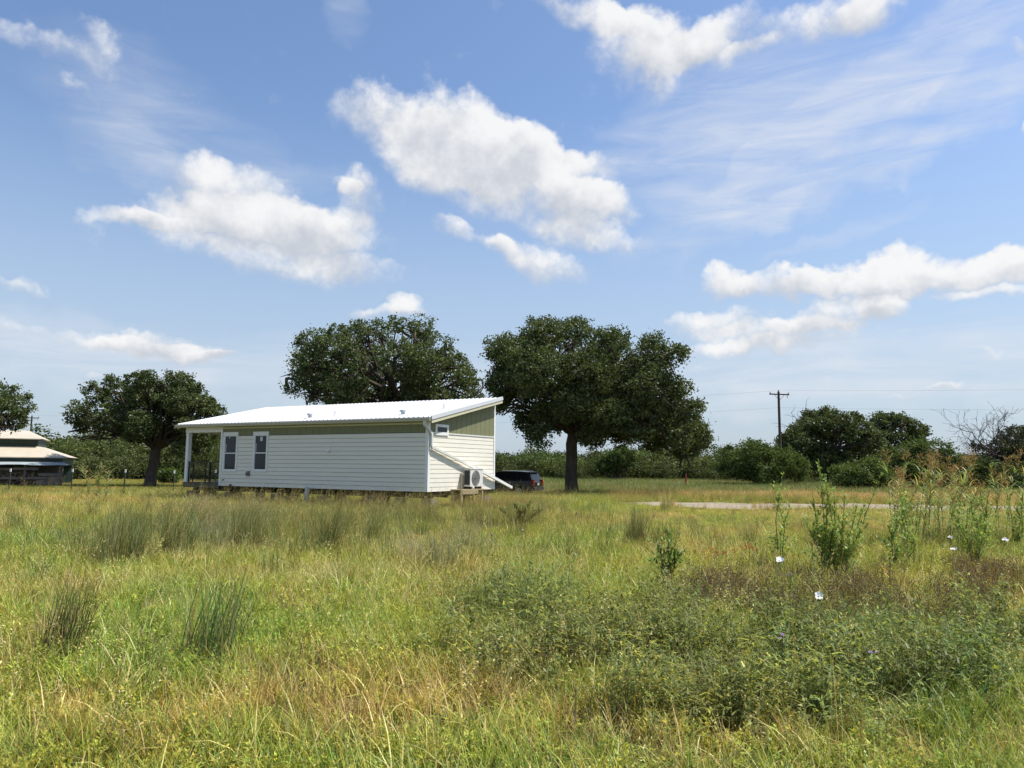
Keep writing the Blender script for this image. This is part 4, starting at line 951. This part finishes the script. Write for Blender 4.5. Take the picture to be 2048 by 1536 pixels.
def scatter(r0, r1, dens, half=.80):
    n = int(half * (r1 ** 2 - r0 ** 2) * dens); q = np.sqrt(VR.uniform(r0 ** 2, r1 ** 2, n)); a = VR.uniform(-half, half, n)
    x, y = q * np.sin(a), q * np.cos(a); lx = (x - HC.x) * HB.x + (y - HC.y) * HB.y; ly = (x - HC.x) * HA.x + (y - HC.y) * HA.y
    ok = ~((lx > .25) & (lx < W_ - .2) & (ly > .2) & (ly < L_ + PL - .2)) & ~((np.abs(lx - 2.4) < 2.0) & (ly > -.7) & (ly < .3))
    nr, fr = drive_edges(x); fuzzy = VR.normal(size=n) * .25
    ok &= ~((x > 4.6) & (y > nr + .2 + fuzzy) & (y < fr - .1 + fuzzy) & (VR.uniform(size=n) > .02))
    cx, cy = x - sp.x, y - sp.y; c0, s0 = math.cos(R(156)), math.sin(R(156)); ux, uy = cx * c0 + cy * s0, -cx * s0 + cy * c0
    ok &= ~((ux > -1.3) & (ux < 4.3) & (np.abs(uy) < 1.05))
    bx, by = x - bc.x, y - bc.y; c0, s0 = math.cos(BR), math.sin(BR); ux, uy = bx * c0 + by * s0, -bx * s0 + by * c0
    ok &= ~((ux < .1) & (uy > -.2) & (uy < 10.5))
    return x[ok], y[ok]
def ell(px, py, lst):
    w_ = np.zeros(len(px))
    for (a, b, c, d) in lst: w_ = np.maximum(w_, np.clip(1.45 - 1.25 * np.sqrt(((px - a) / c) ** 2 + ((py - b) / d) ** 2), 0, 1))
    return w_
GREYP = [(1150, 1320, 260, 75), (1480, 1390, 260, 95), (1820, 1400, 260, 110), (1340, 1290, 170, 60), (1960, 1330, 160, 90), (1650, 1300, 200, 60), (1030, 1240, 130, 40)]
DEADP = [(1640, 1290, 60, 30), (1900, 1290, 70, 30), (1720, 1225, 150, 40), (1960, 1215, 110, 50), (1460, 1210, 110, 36), (1580, 1240, 120, 30)]
ASHP = [(945, 1105, 60, 22), (870, 1130, 60, 20), (470, 1050, 70, 16), (400, 1030, 60, 12), (420, 1090, 60, 20)]
BUNCHP = [(250, 1120, 120, 40), (330, 1090, 110, 40), (500, 1080, 140, 40), (660, 1090, 130, 40), (830, 1050, 120, 26), (560, 1040, 200, 20), (1020, 1050, 110, 22)]
DRYP = [(850, 1170, 220, 90), (700, 1420, 420, 90), (1230, 1480, 340, 70), (1450, 1060, 320, 30), (1700, 1035, 420, 20), (120, 1005, 220, 16), (120, 1440, 200, 70), (600, 1200, 160, 60), (1500, 1490, 300, 50), (60, 1300, 120, 60)]
LUSH = [(70, 1110, 130, 55), (1400, 1050, 140, 18), (1950, 1440, 140, 90), (480, 1270, 200, 60), (250, 1330, 200, 70)]
BAGS = {k: [] for k in SRC}
def emit(kind, x, y, s, tint, sz=None):
    if len(x) == 0: return
    n = len(x); z = gz(x, y); sz = s if sz is None else sz
    BAGS[kind].append((np.stack([x, y, z], 1), np.stack([VR.normal(size=n) * .07, VR.normal(size=n) * .07 + .06, VR.uniform(0, 6.28, n) if kind not in ('stems', 'tall') else VR.normal(size=n) * .6], 1),
                       np.stack([s, s, sz], 1), VR.integers(0, len(SRC[kind]), n), tint))
for (r0, r1, dens, sc) in ((2.2, 5.5, 120, .85), (5.5, 9, 98, .95), (9, 14, 76, 1.1), (14, 22, 54, 1.15), (22, 34, 40, 1.1), (34, 48, 18, 1.5)):
    x, y = scatter(r0, r1, dens); n = len(x); px, py = proj(x, y, gz(x, y))
    n1, n2, n3 = fbm(x * .55, y * .55, 21), fbm(x * 1.6 + 7, y * 1.6, 22), fbm(x * .28 + 3, y * .28, 23)
    gp, dp, ap, bp, yp, lp = [ell(px + (n2 - .5) * 130, py + (n1 - .5) * 50, q) for q in (GREYP, DEADP, ASHP, BUNCHP, DRYP, LUSH)]
    wet = np.clip(.5 + (n1 - .5) * 2.2 + .5 * lp - .55 * yp, 0, 1)
    near = np.clip((py - 1040) / 150, 0, 1)
    lawn = np.clip((px - 1180) / 120, 0, 1) * np.clip((y - 17) / 4, 0, 1) * (y < 39); short = np.where((y > 22) & (y < 38), .35, 1.) * (1 - .8 * lawn)
    wt = dict(low=(.36 + 1.7 * np.clip(n2 - .25, 0, 1)) * (.35 + wet) * (.25 + near) * (1 - .8 * np.maximum(gp, bp)), green=(.35 + .9 * wet) * (1 - .3 * bp), dry=(.19 + 1.0 * (1 - wet) ** 1.3) * (1 - .6 * gp),
              stems=(.03 + .07 * (1 - wet)) * (.4 + .6 * near), tall=(.02 + .05 * (1 - near) + .08 * bp) * short, grey=2.6 * gp ** 1.1 * np.clip((n2 - .40) * 5, .05, 1), bent=.22 + .1 * (1 - wet), dead=3.0 * dp * np.clip((n1 - .3) * 3, .15, 1) + .02, ash=.3 * ap, bunch=(.04 * (1 - near) + .30 * bp * np.clip((n2 - .38) * 6, 0, 1.4)) * short, fuzz=.22 * (1 - near) * short)
    ks = list(wt); pr = np.stack([np.broadcast_to(wt[k], n) for k in ks], 1); cdf = np.cumsum(pr / pr.sum(1, keepdims=True), 1); ch = (VR.uniform(size=(n, 1)) > cdf).sum(1)
    warm = np.clip(.5 + (n3 - .5) * 1.6 + (n2 - .5) * 1.2 + .3 * yp - .3 * lp, 0, 1)[:, None]
    tint = (np.array([[.80, .98, .85]]) * (1 - warm) + np.array([[1.10, 1.03, .86]]) * warm) * VR.uniform(.75, 1.2, (n, 1)) * (1 - .12 * gp[:, None])
    for i, k in enumerate(ks):
        m = ch == i; s = sc * VR.uniform(.7, 1.25, m.sum()); big = {'grey': 1.15, 'dead': .95, 'ash': .9, 'bunch': .8, 'tall': .8, 'stems': .9, 'fuzz': .7}.get(k, 1.)
        s = s * big if k in ('low', 'green', 'dry', 'bent') else VR.uniform(.75, 1.2, m.sum()) * min(1.25, sc) * big
        s = s * (1 - .45 * lawn[m])
        emit(k, x[m], y[m], s, tint[m] * (1 + .15 * lawn[m])[:, None])
# sparse pale seed stems standing over the near field, leaning with the wind
x, y = scatter(4, 14, 1.6); emit('stems', x, y, VR.uniform(.8, 1.3, len(x)), np.full((len(x), 3), 1.12) * VR.uniform(.85, 1.15, (len(x), 1)))
x, y = scatter(16, 28, 2.0); px, py = proj(x, y, gz(x, y)); m = (px > 380) & (px < 1120); emit('tall', x[m], y[m], VR.uniform(.75, 1.1, m.sum()), np.tile([[1.05, 1.0, 1.0]], (m.sum(), 1)))
x = VR.uniform(7, 34, 520); nr, fr = drive_edges(x); q = vnoise(x * .45, x * 0, 17); m = q > np.where(x > 15, .48, .66); x, nr, q = x[m], nr[m], q[m]
emit('bunch', x, nr + VR.normal(size=len(x)) * .6, VR.uniform(.45, .75, len(x)) * (.5 + .7 * q), np.tile([[2.0, 1.45, 1.3]], (len(x), 1)) * VR.uniform(.8, 1.2, (len(x), 1)))
# grass crowding round the cooling unit's stand and the foot of the house
n = 700; lx = np.concatenate([VR.uniform(-.2, W_ + .8, 300), VR.uniform(-1.8, -.1, 400)]); ly = np.concatenate([VR.uniform(-2.6, -.75, 300), VR.uniform(-1, L_ + PL, 400)])
x, y = HC.x + HB.x * lx + HA.x * ly, HC.y + HB.y * lx + HA.y * ly; q = VR.uniform(.8, 1.2, (n, 1))
emit('bunch', x[::2], y[::2], VR.uniform(.55, .9, n // 2), (np.tile([[1.25, 1.15, .95]], (n, 1)) * q)[::2]); emit('tall', x[1::2], y[1::2], VR.uniform(.6, .95, n // 2), (np.tile([[1.1, 1.05, 1.]], (n, 1)) * q)[1::2])
# far pasture: dry strip behind the drive, green weeds beyond, short grass at the left
x, y = scatter(46, 100, 5.5); n = len(x); px, py = proj(x, y, gz(x, y)); q = fbm(x * .2, y * .2, 31); right = x > 3
strip = right & (y < 49 + 3 * (q - .5)); s = np.where(right, VR.uniform(1.1, 1.8, n), VR.uniform(.5, .9, n)) * (1 + (y - 46) / 70)
tint = np.where(strip[:, None], [[1.95, 1.25, 1.9]], np.where(right[:, None], [[.62, .70, .8]], [[.95, .88, .7]])) * VR.uniform(.75, 1.2, (n, 1)) * (1 + .5 * (q - .5))[:, None]
tan = (q > .52) & ~strip; tint[tan] *= [1.3, 1.0, 1.15]
emit('fuzz', x, y, s, tint, s * np.where(right, .8, .5))
x = VR.uniform(5, 45, 2600); nr, fr = drive_edges(x); y = fr + np.abs(VR.normal(size=2600)) * 3.2 + .1; n = len(x)
emit('tall', x, y, VR.uniform(.5, .85, n), np.tile([[1.15, 1.05, .95]], (n, 1)) * VR.uniform(.8, 1.15, (n, 1)))
x = VR.uniform(4, 40, 1700); nr, fr = drive_edges(x); y = nr - np.abs(VR.normal(size=1700)) * 1.3 + .3; q = vnoise(x * .6, y * .3, 9); emit('tall', x, y, VR.uniform(.30, .50, 1700) * (.6 + .9 * q), np.tile([[1.1, 1.05, .9]], (1700, 1)))
LAB = dict(low=('low_weeds', 'low yellow green leafy weeds spread through the meadow', 'weeds'), green=('meadow_grass', 'short green grass blades growing all over the meadow', 'grass'),
           dry=('dry_grass', 'short straw and rust coloured dry grass in the meadow', 'grass'), stems=('seed_stems', 'pale straw stems with drooping seed heads over the meadow', 'grass'),
           tall=('tall_seed_grass', 'tall brownish seeding grass stems leaning right below the house', 'grass'), grey=('grey_weeds', 'mass of grey green drooping leafy weeds at the lower right', 'weeds'),
           dead=('dead_weeds', 'dark brown dried weeds above the grey green mass', 'weeds'), ash=('dead_twigs', 'ash grey dead twiggy growth in the middle of the meadow', 'weeds'),
           bunch=('bunch_grass', 'taller grey green bunch grass in the middle distance', 'grass'), bent=('bent_blades', 'broad bent straw coloured blades scattered through the near meadow', 'grass'), fuzz=('pasture_grass', 'coarse pasture grass from the house to the far brush', 'grass'))
for k, v in BAGS.items():
    a = [np.concatenate(q) for q in zip(*v)]; stuff(*LAB[k], *a, SRC[k])

# ------------------------------------------------------------------ single plants
def leafy(b, name, Vs, Cs, mat=None, parent=None):
    me = quads_mesh(name, np.concatenate(Vs), np.concatenate(Cs)); o = link(name, me, mat or M['plant'], parent); o['kind'] = 'stuff'; return o
def ground_at(px, py, Y=None):
    if Y is None: return G(px, py)
    p = P(px, py, Y); p.z = float(gz(p.x, p.y)); return p
def stalk(label, bpx, bpy, tips, seed, nleaf=26, ll=.085, group='tall leafy weeds', c=np.array([.27, .38, .115])):
    """a leafy weed: stems towards the given tip pixels, leaves getting smaller upwards"""
    r = np.random.default_rng(seed); b = ground_at(bpx, bpy); t = thing('leafy_weed', label, 'weed', b, 0, group)
    for (tx, ty) in tips:
        e = P(tx, ty, b.y + r.normal() * .12) - b; m = e * .5 + Vector((r.normal() * .09, r.normal() * .09, .06)); pts = [Vector((r.normal() * .03, r.normal() * .03, -.05)), m * .5, m, (m + e) * .5, e]
        MB().tube(pts, [.008, .007, .006, .005, .0025], 5).build('stem', M['stemgreen'], t)
        A = np.array([p[:] for p in pts]); n = nleaf
        def along(u): u = u * 4; i = np.minimum(u.astype(int), 3); f = (u - i)[:, None]; return A[i] * (1 - f) + A[i + 1] * f
        u = r.uniform(.08, 1, n); base = along(u); az_ = r.uniform(0, 6.28, n)
        Lb = r.uniform(.22, .62, n) * (1.04 - .85 * u); tw, tip = blades(base, az_, r.uniform(.35, .95, n), Lb, np.full(n, .004), r.uniform(-.3, .3, n), 2, .6)
        k = 11; bb = np.repeat(base, k, 0) + (np.repeat(tip, k, 0) - np.repeat(base, k, 0)) * r.uniform(0, 1, (n * k, 1)); l = ll * .9 * np.repeat(1.15 - .6 * u, k) * r.uniform(.6, 1.2, n * k)
        LV, _ = blades(bb, r.uniform(0, 6.28, n * k), r.uniform(.5, 1.3, n * k), l, l * .38, r.uniform(0, .8, n * k), 2, .1)
        u2 = r.uniform(.6, 1, 40); TB = along(u2); T2_, _ = blades(TB, r.uniform(0, 6.28, 40), r.uniform(.2, 1.0, 40), .04 * r.uniform(.6, 1.2, 40), np.full(40, .014), r.uniform(0, .6, 40), 2, .1)
        leafy(b, 'leaves', [tw, LV, T2_], [np.repeat(jit(c * .8, n, r), 2, 0), np.repeat(np.clip(jit(c, n * k, r, .3, LIME, .15), .01, .8), 2, 0), np.repeat(np.clip(jit(c * 1.25, 40, r), .01, .8), 2, 0)], None, t)
    return t
M['stemgreen'] = surf('weed_stem', (.10, .13, .06), .8, .2, 20)
stalk('slender leafy weed nearest the orange red flowers, left of the weed cluster', 1560, 1150, [(1565, 948), (1545, 970), (1580, 1010)], 301, 24)
stalk('tallest leafy weed with bare pale tip in the weed cluster', 1650, 1160, [(1638, 930), (1650, 960), (1625, 985), (1668, 985)], 302, 34)
stalk('bushy leafy weed right beside the tallest one', 1680, 1165, [(1690, 990), (1715, 1005), (1655, 1000), (1735, 1050), (1610, 1040), (1630, 1070), (1720, 1085)], 303, 34)
stalk('leafy weed leaning right out of the weed cluster', 1705, 1125, [(1764, 945), (1730, 1010)], 304, 26)
stalk('leafy weed in front of the rusty headed grass, left side', 1815, 1120, [(1815, 985), (1800, 1000), (1835, 1010)], 305, 26)
stalk('leafy weed right of the rusty headed grass', 1970, 1110, [(1985, 930), (1960, 980), (1975, 1000), (1940, 1010)], 306, 30)
stalk('leafy weed closest to the right picture edge', 2030, 1105, [(2046, 985), (2015, 990), (2035, 1020)], 307, 28)
stalk('low leafy weed between the two tall grass clumps at the right', 1950, 1140, [(1935, 1015), (1960, 1030), (1915, 1040), (1975, 1045)], 310, 28)
stalk('low leafy weed below the left end of the dense grass clump', 1790, 1150, [(1775, 1050), (1800, 1035), (1820, 1060)], 311, 26)
stalk('short dark leafy weed below the lone bunch of grass', 1325, 1190, [(1335, 1060), (1320, 1095), (1350, 1100)], 308, 26, c=np.array([.13, .22, .06]))
stalk('dark green bush of leafy stems in front of the parked car', 1040, 1062, [(1030, 1010), (1060, 1005), (1085, 1020), (1000, 1020), (1050, 1015)], 309, 34, .10, c=np.array([.13, .19, .075]))
# seeding grass with rusty panicles
def seedgrass(t, bpx, bpy, tpx, tpy, seed, big=1.0, hc=None):
    r = np.random.default_rng(seed); b = ground_at(bpx, bpy); o_ = b - Vector(t.location)
    e = P(tpx, tpy, b.y + r.normal() * .2) - b; m = e * .5 + Vector((-e.x * .15, 0, .10)); pts = [Vector((0, 0, -.05)), m * .5, m, (m + e) * .5, e]
    sk = MB().tube(pts, [.007 * big, .006 * big, .005 * big, .004 * big, .0025 * big], 5).build('stalk', M['stemgreen'], t); sk.location = o_
    A = np.array([p[:] for p in pts]); n = 26; u = r.uniform(.03, .80, n) * 4; i = u.astype(int); f = (u - i)[:, None]; bs2 = A[i] * (1 - f) + A[i + 1] * f
    LV, _ = blades(bs2, r.uniform(0, 6.28, n), r.uniform(.15, .7, n), r.uniform(.3, .7, n) * big, r.uniform(.018, .034, n) * big, r.uniform(1.0, 2.3, n), 6, .05)
    leafy(b, 'leaf_blades', [LV], [np.repeat(np.clip(jit(np.array([.27, .35, .13]), n, r, .25, STRAW, .22), .01, .8), 6, 0)], None, sk)
    d = (A[4] - A[3]); d /= np.linalg.norm(d); nb = 34; pb = A[4] - d * r.uniform(0, .36 * big, (nb, 1)); az_ = r.uniform(0, 6.28, nb)
    BV, tip = blades(pb, az_, r.uniform(.3, 1.1, nb), r.uniform(.08, .24, nb) * big, np.full(nb, .0025 * big), r.uniform(0, .9, nb), 2, .5)
    k = 8; sp_ = np.repeat(pb, k, 0) + (np.repeat(tip, k, 0) - np.repeat(pb, k, 0)) * r.uniform(.3, 1.05, (nb * k, 1)); hc = np.array([.36, .25, .12]) if hc is None else hc
    HV = diamonds(sp_, .032 * big * r.uniform(.7, 1.3, nb * k), .013 * big, r)
    leafy(b, 'seed_head', [BV, HV], [np.repeat(jit(hc, nb, r), 2, 0), np.clip(jit(hc, nb * k, r, .3), .01, .8)], None, sk)
r = np.random.default_rng(77)
t = thing('seed_grass_clump', 'dense clump of tall rusty headed grass behind the white poppies at the right', 'grass', ground_at(1862, 1085), 0, 'tall seeding grass clumps')
for i in range(44):
    bx = r.uniform(1785, 1940); seedgrass(t, bx, r.uniform(1064, 1104), bx + r.uniform(-20, 45), r.uniform(900, 1000), 400 + i)
t = thing('seed_grass_clump', 'loose clump of rusty headed grass by the right picture edge', 'grass', ground_at(2010, 1084), 0, 'tall seeding grass clumps')
for i, (bx, by, tx, ty) in enumerate(((1985, 1075, 2020, 915), (2010, 1080, 2040, 905), (2000, 1090, 1985, 940), (2030, 1085, 2060, 925), (2020, 1070, 2010, 950), (1990, 1090, 2005, 960), (2040, 1090, 2075, 950))): seedgrass(t, bx, by, tx, ty, 440 + i)
t = thing('seed_grass_clump', 'pale seeding grass clump before the wire fence left of the oak', 'grass', ground_at(195, 1004), 0, 'tall seeding grass clumps')
for i, (bx, tx, ty) in enumerate(((180, 165, 936), (190, 205, 930), (200, 190, 950), (210, 215, 945))): seedgrass(t, bx, 1004, tx, ty, 450 + i, 1.6, np.array([.42, .38, .2]))
# bunches of stiff grass
def bunch(label, px, py, h, wd, seed, n=150, lean=.12, c=BUNCH, alt=STRAW * .6, f=.3):
    r = np.random.default_rng(seed); b = ground_at(px, py); l = h * r.uniform(.45, 1.08, n)
    a = r.uniform(0, 6.28, n); V, tip = blades(disk(n, wd * .5, r), a, np.abs(r.normal(size=n)) * .22, l, r.uniform(.005, .011, n), r.uniform(0, .45, n), 4, .15)
    z = np.clip(V[..., 2], 0, None); V[..., 0] += lean * z ** 1.3
    me = quads_mesh('grass_bunch', V, np.repeat(np.clip(jit(c, n, r, .28, alt, f), .01, .8), 4, 0)); o = link('grass_bunch', me, M['plant']); o.location = b
    tag(o, label, 'grass', 'separate bunches of stiff grass')
bunch('lone upright bunch of dark grass before the gravel drive', 1270, 1094, 1.0, .45, 501, 300, .10, BUNCH * .75)
bunch('dark grass bunch lowest at the left edge, beside pale weeds', 122, 1312, .74, .34, 502, 170, .18, BUNCH * .6)
bunch('loose bunch of long blue green blades in the left foreground', 415, 1318, .85, .48, 503, 150, .18, np.array([.10, .16, .075]))
bunch('broad dark grass bunch at the left, below the fence line', 240, 1140, .95, .6, 504, 320, .14, BUNCH * .65)
bunch('dark grass bunch just right of the broad one at the left', 345, 1115, 1.0, .55, 505, 280, .18, BUNCH * .75)
bunch('long leaning grass bunch below the left house window', 480, 1105, 1.05, .5, 506, 240, .26, BUNCH * .8)
bunch('tall bunch of grey green grass below the middle of the long wall', 650, 1110, 1.1, .6, 507, 280, .24, BUNCH * .75)
bunch('smaller bunch of leaning grass right of the one below the long wall', 740, 1095, .85, .42, 508, 170, .24)
bunch('bunch of leaning grass below the house corner', 850, 1050, .8, .5, 509, 180, .22)
bunch('fine bunch of grass stems beside the big oak shadow', 1330, 1022, .9, .5, 510, 150, .2, BUNCH, STRAW, .5)
# flowers
def flower_stem(t, h, r, bend=.03): MB().tube([(0, 0, -.03), (r.normal() * bend, r.normal() * bend, h * .5), (0, 0, h)], [.004, .0035, .003], 5).build('stem', M['stemgreen'], t)
def poppy(label, px, py, bpy, seed, size=.055):
    r = np.random.default_rng(seed); b = ground_at(px, bpy); h = P(px, py, b.y).z - b.z; t = thing('white_poppy', label, 'flower', b, 0, 'white poppies'); flower_stem(t, h, r)
    tilt = r.uniform(.35, .8)
    for k in range(5):
        a = k * 1.257 + r.normal() * .2; l = size * r.uniform(.9, 1.15); vs2 = []; up = r.uniform(.1, .8)
        for i in range(5):
            q = i / 4; wd = l * .55 * math.sin(math.pi * (.12 + .78 * q)); zc = h + up * l * q * q + .006 * math.sin(q * 9 + k) 
            for s in (-1, 0, 1): vs2.append((math.cos(a) * l * q - math.sin(a) * s * wd, math.sin(a) * l * q + math.cos(a) * s * wd, zc + (.25 * wd * math.sin(2.1 * k + s) if s else 0)))
        tl = tilt; vs2 = [(q0, q1 * math.cos(tl) - (q2 - h) * math.sin(tl), h + q1 * math.sin(tl) + (q2 - h) * math.cos(tl)) for q0, q1, q2 in vs2]
        MB().add(vs2, [(3 * i + j, 3 * i + j + 1, 3 * i + j + 4, 3 * i + j + 3) for i in range(4) for j in range(2)]).build('petal', M['petal_white'], t, True)
    MB().tube([(0, .002, h - .002), (0, -.010, h + .006), (0, -.016, h + .010)], [.006, .006, .003], 8).build('stamens', M['petal_yellow'], t)
    V, _ = blades(np.stack([np.zeros(12), np.zeros(12), r.uniform(.1, .92, 12) * h], 1), r.uniform(0, 6.28, 12), r.uniform(.6, 1.3, 12), r.uniform(.05, .11, 12), r.uniform(.015, .03, 12), r.uniform(.2, .9, 12), 3, .1)
    leafy(b, 'leaves', [V], [np.repeat(jit(np.array([.16, .24, .10]), 12, r), 3, 0)], None, t)
poppy('white poppy at the foot of the slender leafy weed', 1562, 1121, 1205, 601, .046)
poppy('white poppy lowest of all, in front of the brown weeds', 1641, 1193, 1285, 602, .040)
poppy('white poppy lower of the pair at the right', 1911, 1099, 1165, 603, .046)
poppy('white poppy upper of the pair at the right', 1905, 1076, 1140, 604, .040)
poppy('white poppy nearest the right picture edge', 2015, 1081, 1145, 605, .050)
def spike(label, px, py, bpy, seed, spread, mat, cat='flower', group='orange red flower spikes', nf=9):
    r = np.random.default_rng(seed); b = ground_at(px, bpy); h = P(px, py, b.y).z - b.z; t = thing('flower_spike', label, cat, b, 0, group)
    for k in range(nf):
        x, y = r.normal() * spread, r.normal() * spread * .6; hh = h * r.uniform(.72, 1.0); s = MB().tube([(x * .5, y * .5, -.03), (x * .8, y * .8, hh * .5), (x, y, hh)], [.003, .003, .002], 4); s.build('stem', M['stemgreen'], t)
        n = 16; p = np.array([x, y, hh]) + r.normal(size=(n, 3)) * np.array([.013, .013, .025]); V = diamonds(p, .034 * r.uniform(.6, 1.2, n), .018 * r.uniform(.6, 1.2, n), r)
        link('blossom', quads_mesh('blossom', V), mat, t)
spike('upright patch of orange red flowers left of the weed cluster', 1495, 1088, 1140, 611, .09, M['petal_red'], nf=7)
spike('low spread of orange red flowers at the far left of the weed cluster', 1430, 1102, 1135, 612, .20, M['petal_red'], nf=9)
spike('faint orange red flowers below the house corner', 815, 1072, 1095, 613, .20, M['petal_red'], nf=5)
def star(label, px, py, bpy, seed, n=3, mat=None, group='small lavender flowers'):
    r = np.random.default_rng(seed); b = ground_at(px, bpy); h = P(px, py, b.y).z - b.z; t = thing('lavender_flower', label, 'flower', b, 0, group); mat = mat or M['petal_purple']
    for k in range(n):
        x, y, hh = r.normal() * .03, r.normal() * .02, h - abs(r.normal()) * .02
        MB().tube([(0, 0, -.03), (x * .5, y * .5, hh * .6), (x, y, hh)], [.003, .003, .002], 4).build('stem', M['stemgreen'], t); f = MB()
        for q in range(5):
            a = q * 1.257 + r.normal() * .2; c_, s_ = math.cos(a), math.sin(a); l = .017
            f.add([(x, y, hh), (x + c_ * l * .6 - s_ * l * .42, y + s_ * l * .6 + c_ * l * .42, hh + .004), (x + c_ * l, y + s_ * l, hh), (x + c_ * l * .6 + s_ * l * .42, y + s_ * l * .6 - c_ * l * .42, hh + .004)], [(0, 1, 2, 3)])
        fo = f.build('petals', mat, t); MB().tube([(x, y, hh), (x, y, hh + .008)], [.003, .002], 6).build('stamens', M['petal_yellow'], fo)
star('lavender flowers just below the white poppy of the slender weed', 1580, 1146, 1230, 621)
star('lavender flowers lowest left in the grey green weeds', 1567, 1268, 1375, 622, 4)
star('lavender flowers lowest right in the grey green weeds', 1743, 1297, 1405, 623, 4)
star('lavender flowers left of the dark weeds, in the middle of the field', 1323, 1218, 1300, 624)
def thistle(label, px, py, bpy, seed, mat):
    r = np.random.default_rng(seed); b = ground_at(px, bpy); h = P(px, py, b.y).z - b.z; t = thing('thistle', label, 'flower', b, 0, 'thistles'); flower_stem(t, h - .02, r)
    MB().tube([(0, 0, h - .03), (0, 0, h - .012), (0, 0, h)], [.010, .022, .014], 8).build('bract', M['stemgreen'], t)
    n = 40; V, _ = blades(np.tile([[0, 0, h - .004]], (n, 1)), r.uniform(0, 6.28, n), np.abs(r.normal(size=n)) * .5, np.full(n, .034), np.full(n, .005), np.full(n, .2), 2, .3); link('bloom', quads_mesh('bloom', V), mat, t)
thistle('pink thistle bloom below the ash grey twigs', 983, 1069, 1120, 631, M['petal_pink'])
thistle('faded thistle head beyond the pink one', 1153, 1027, 1066, 632, M['deadbark'])
thistle('pale thistle head right of the pink one', 1045, 1061, 1100, 633, M['petal_white'])
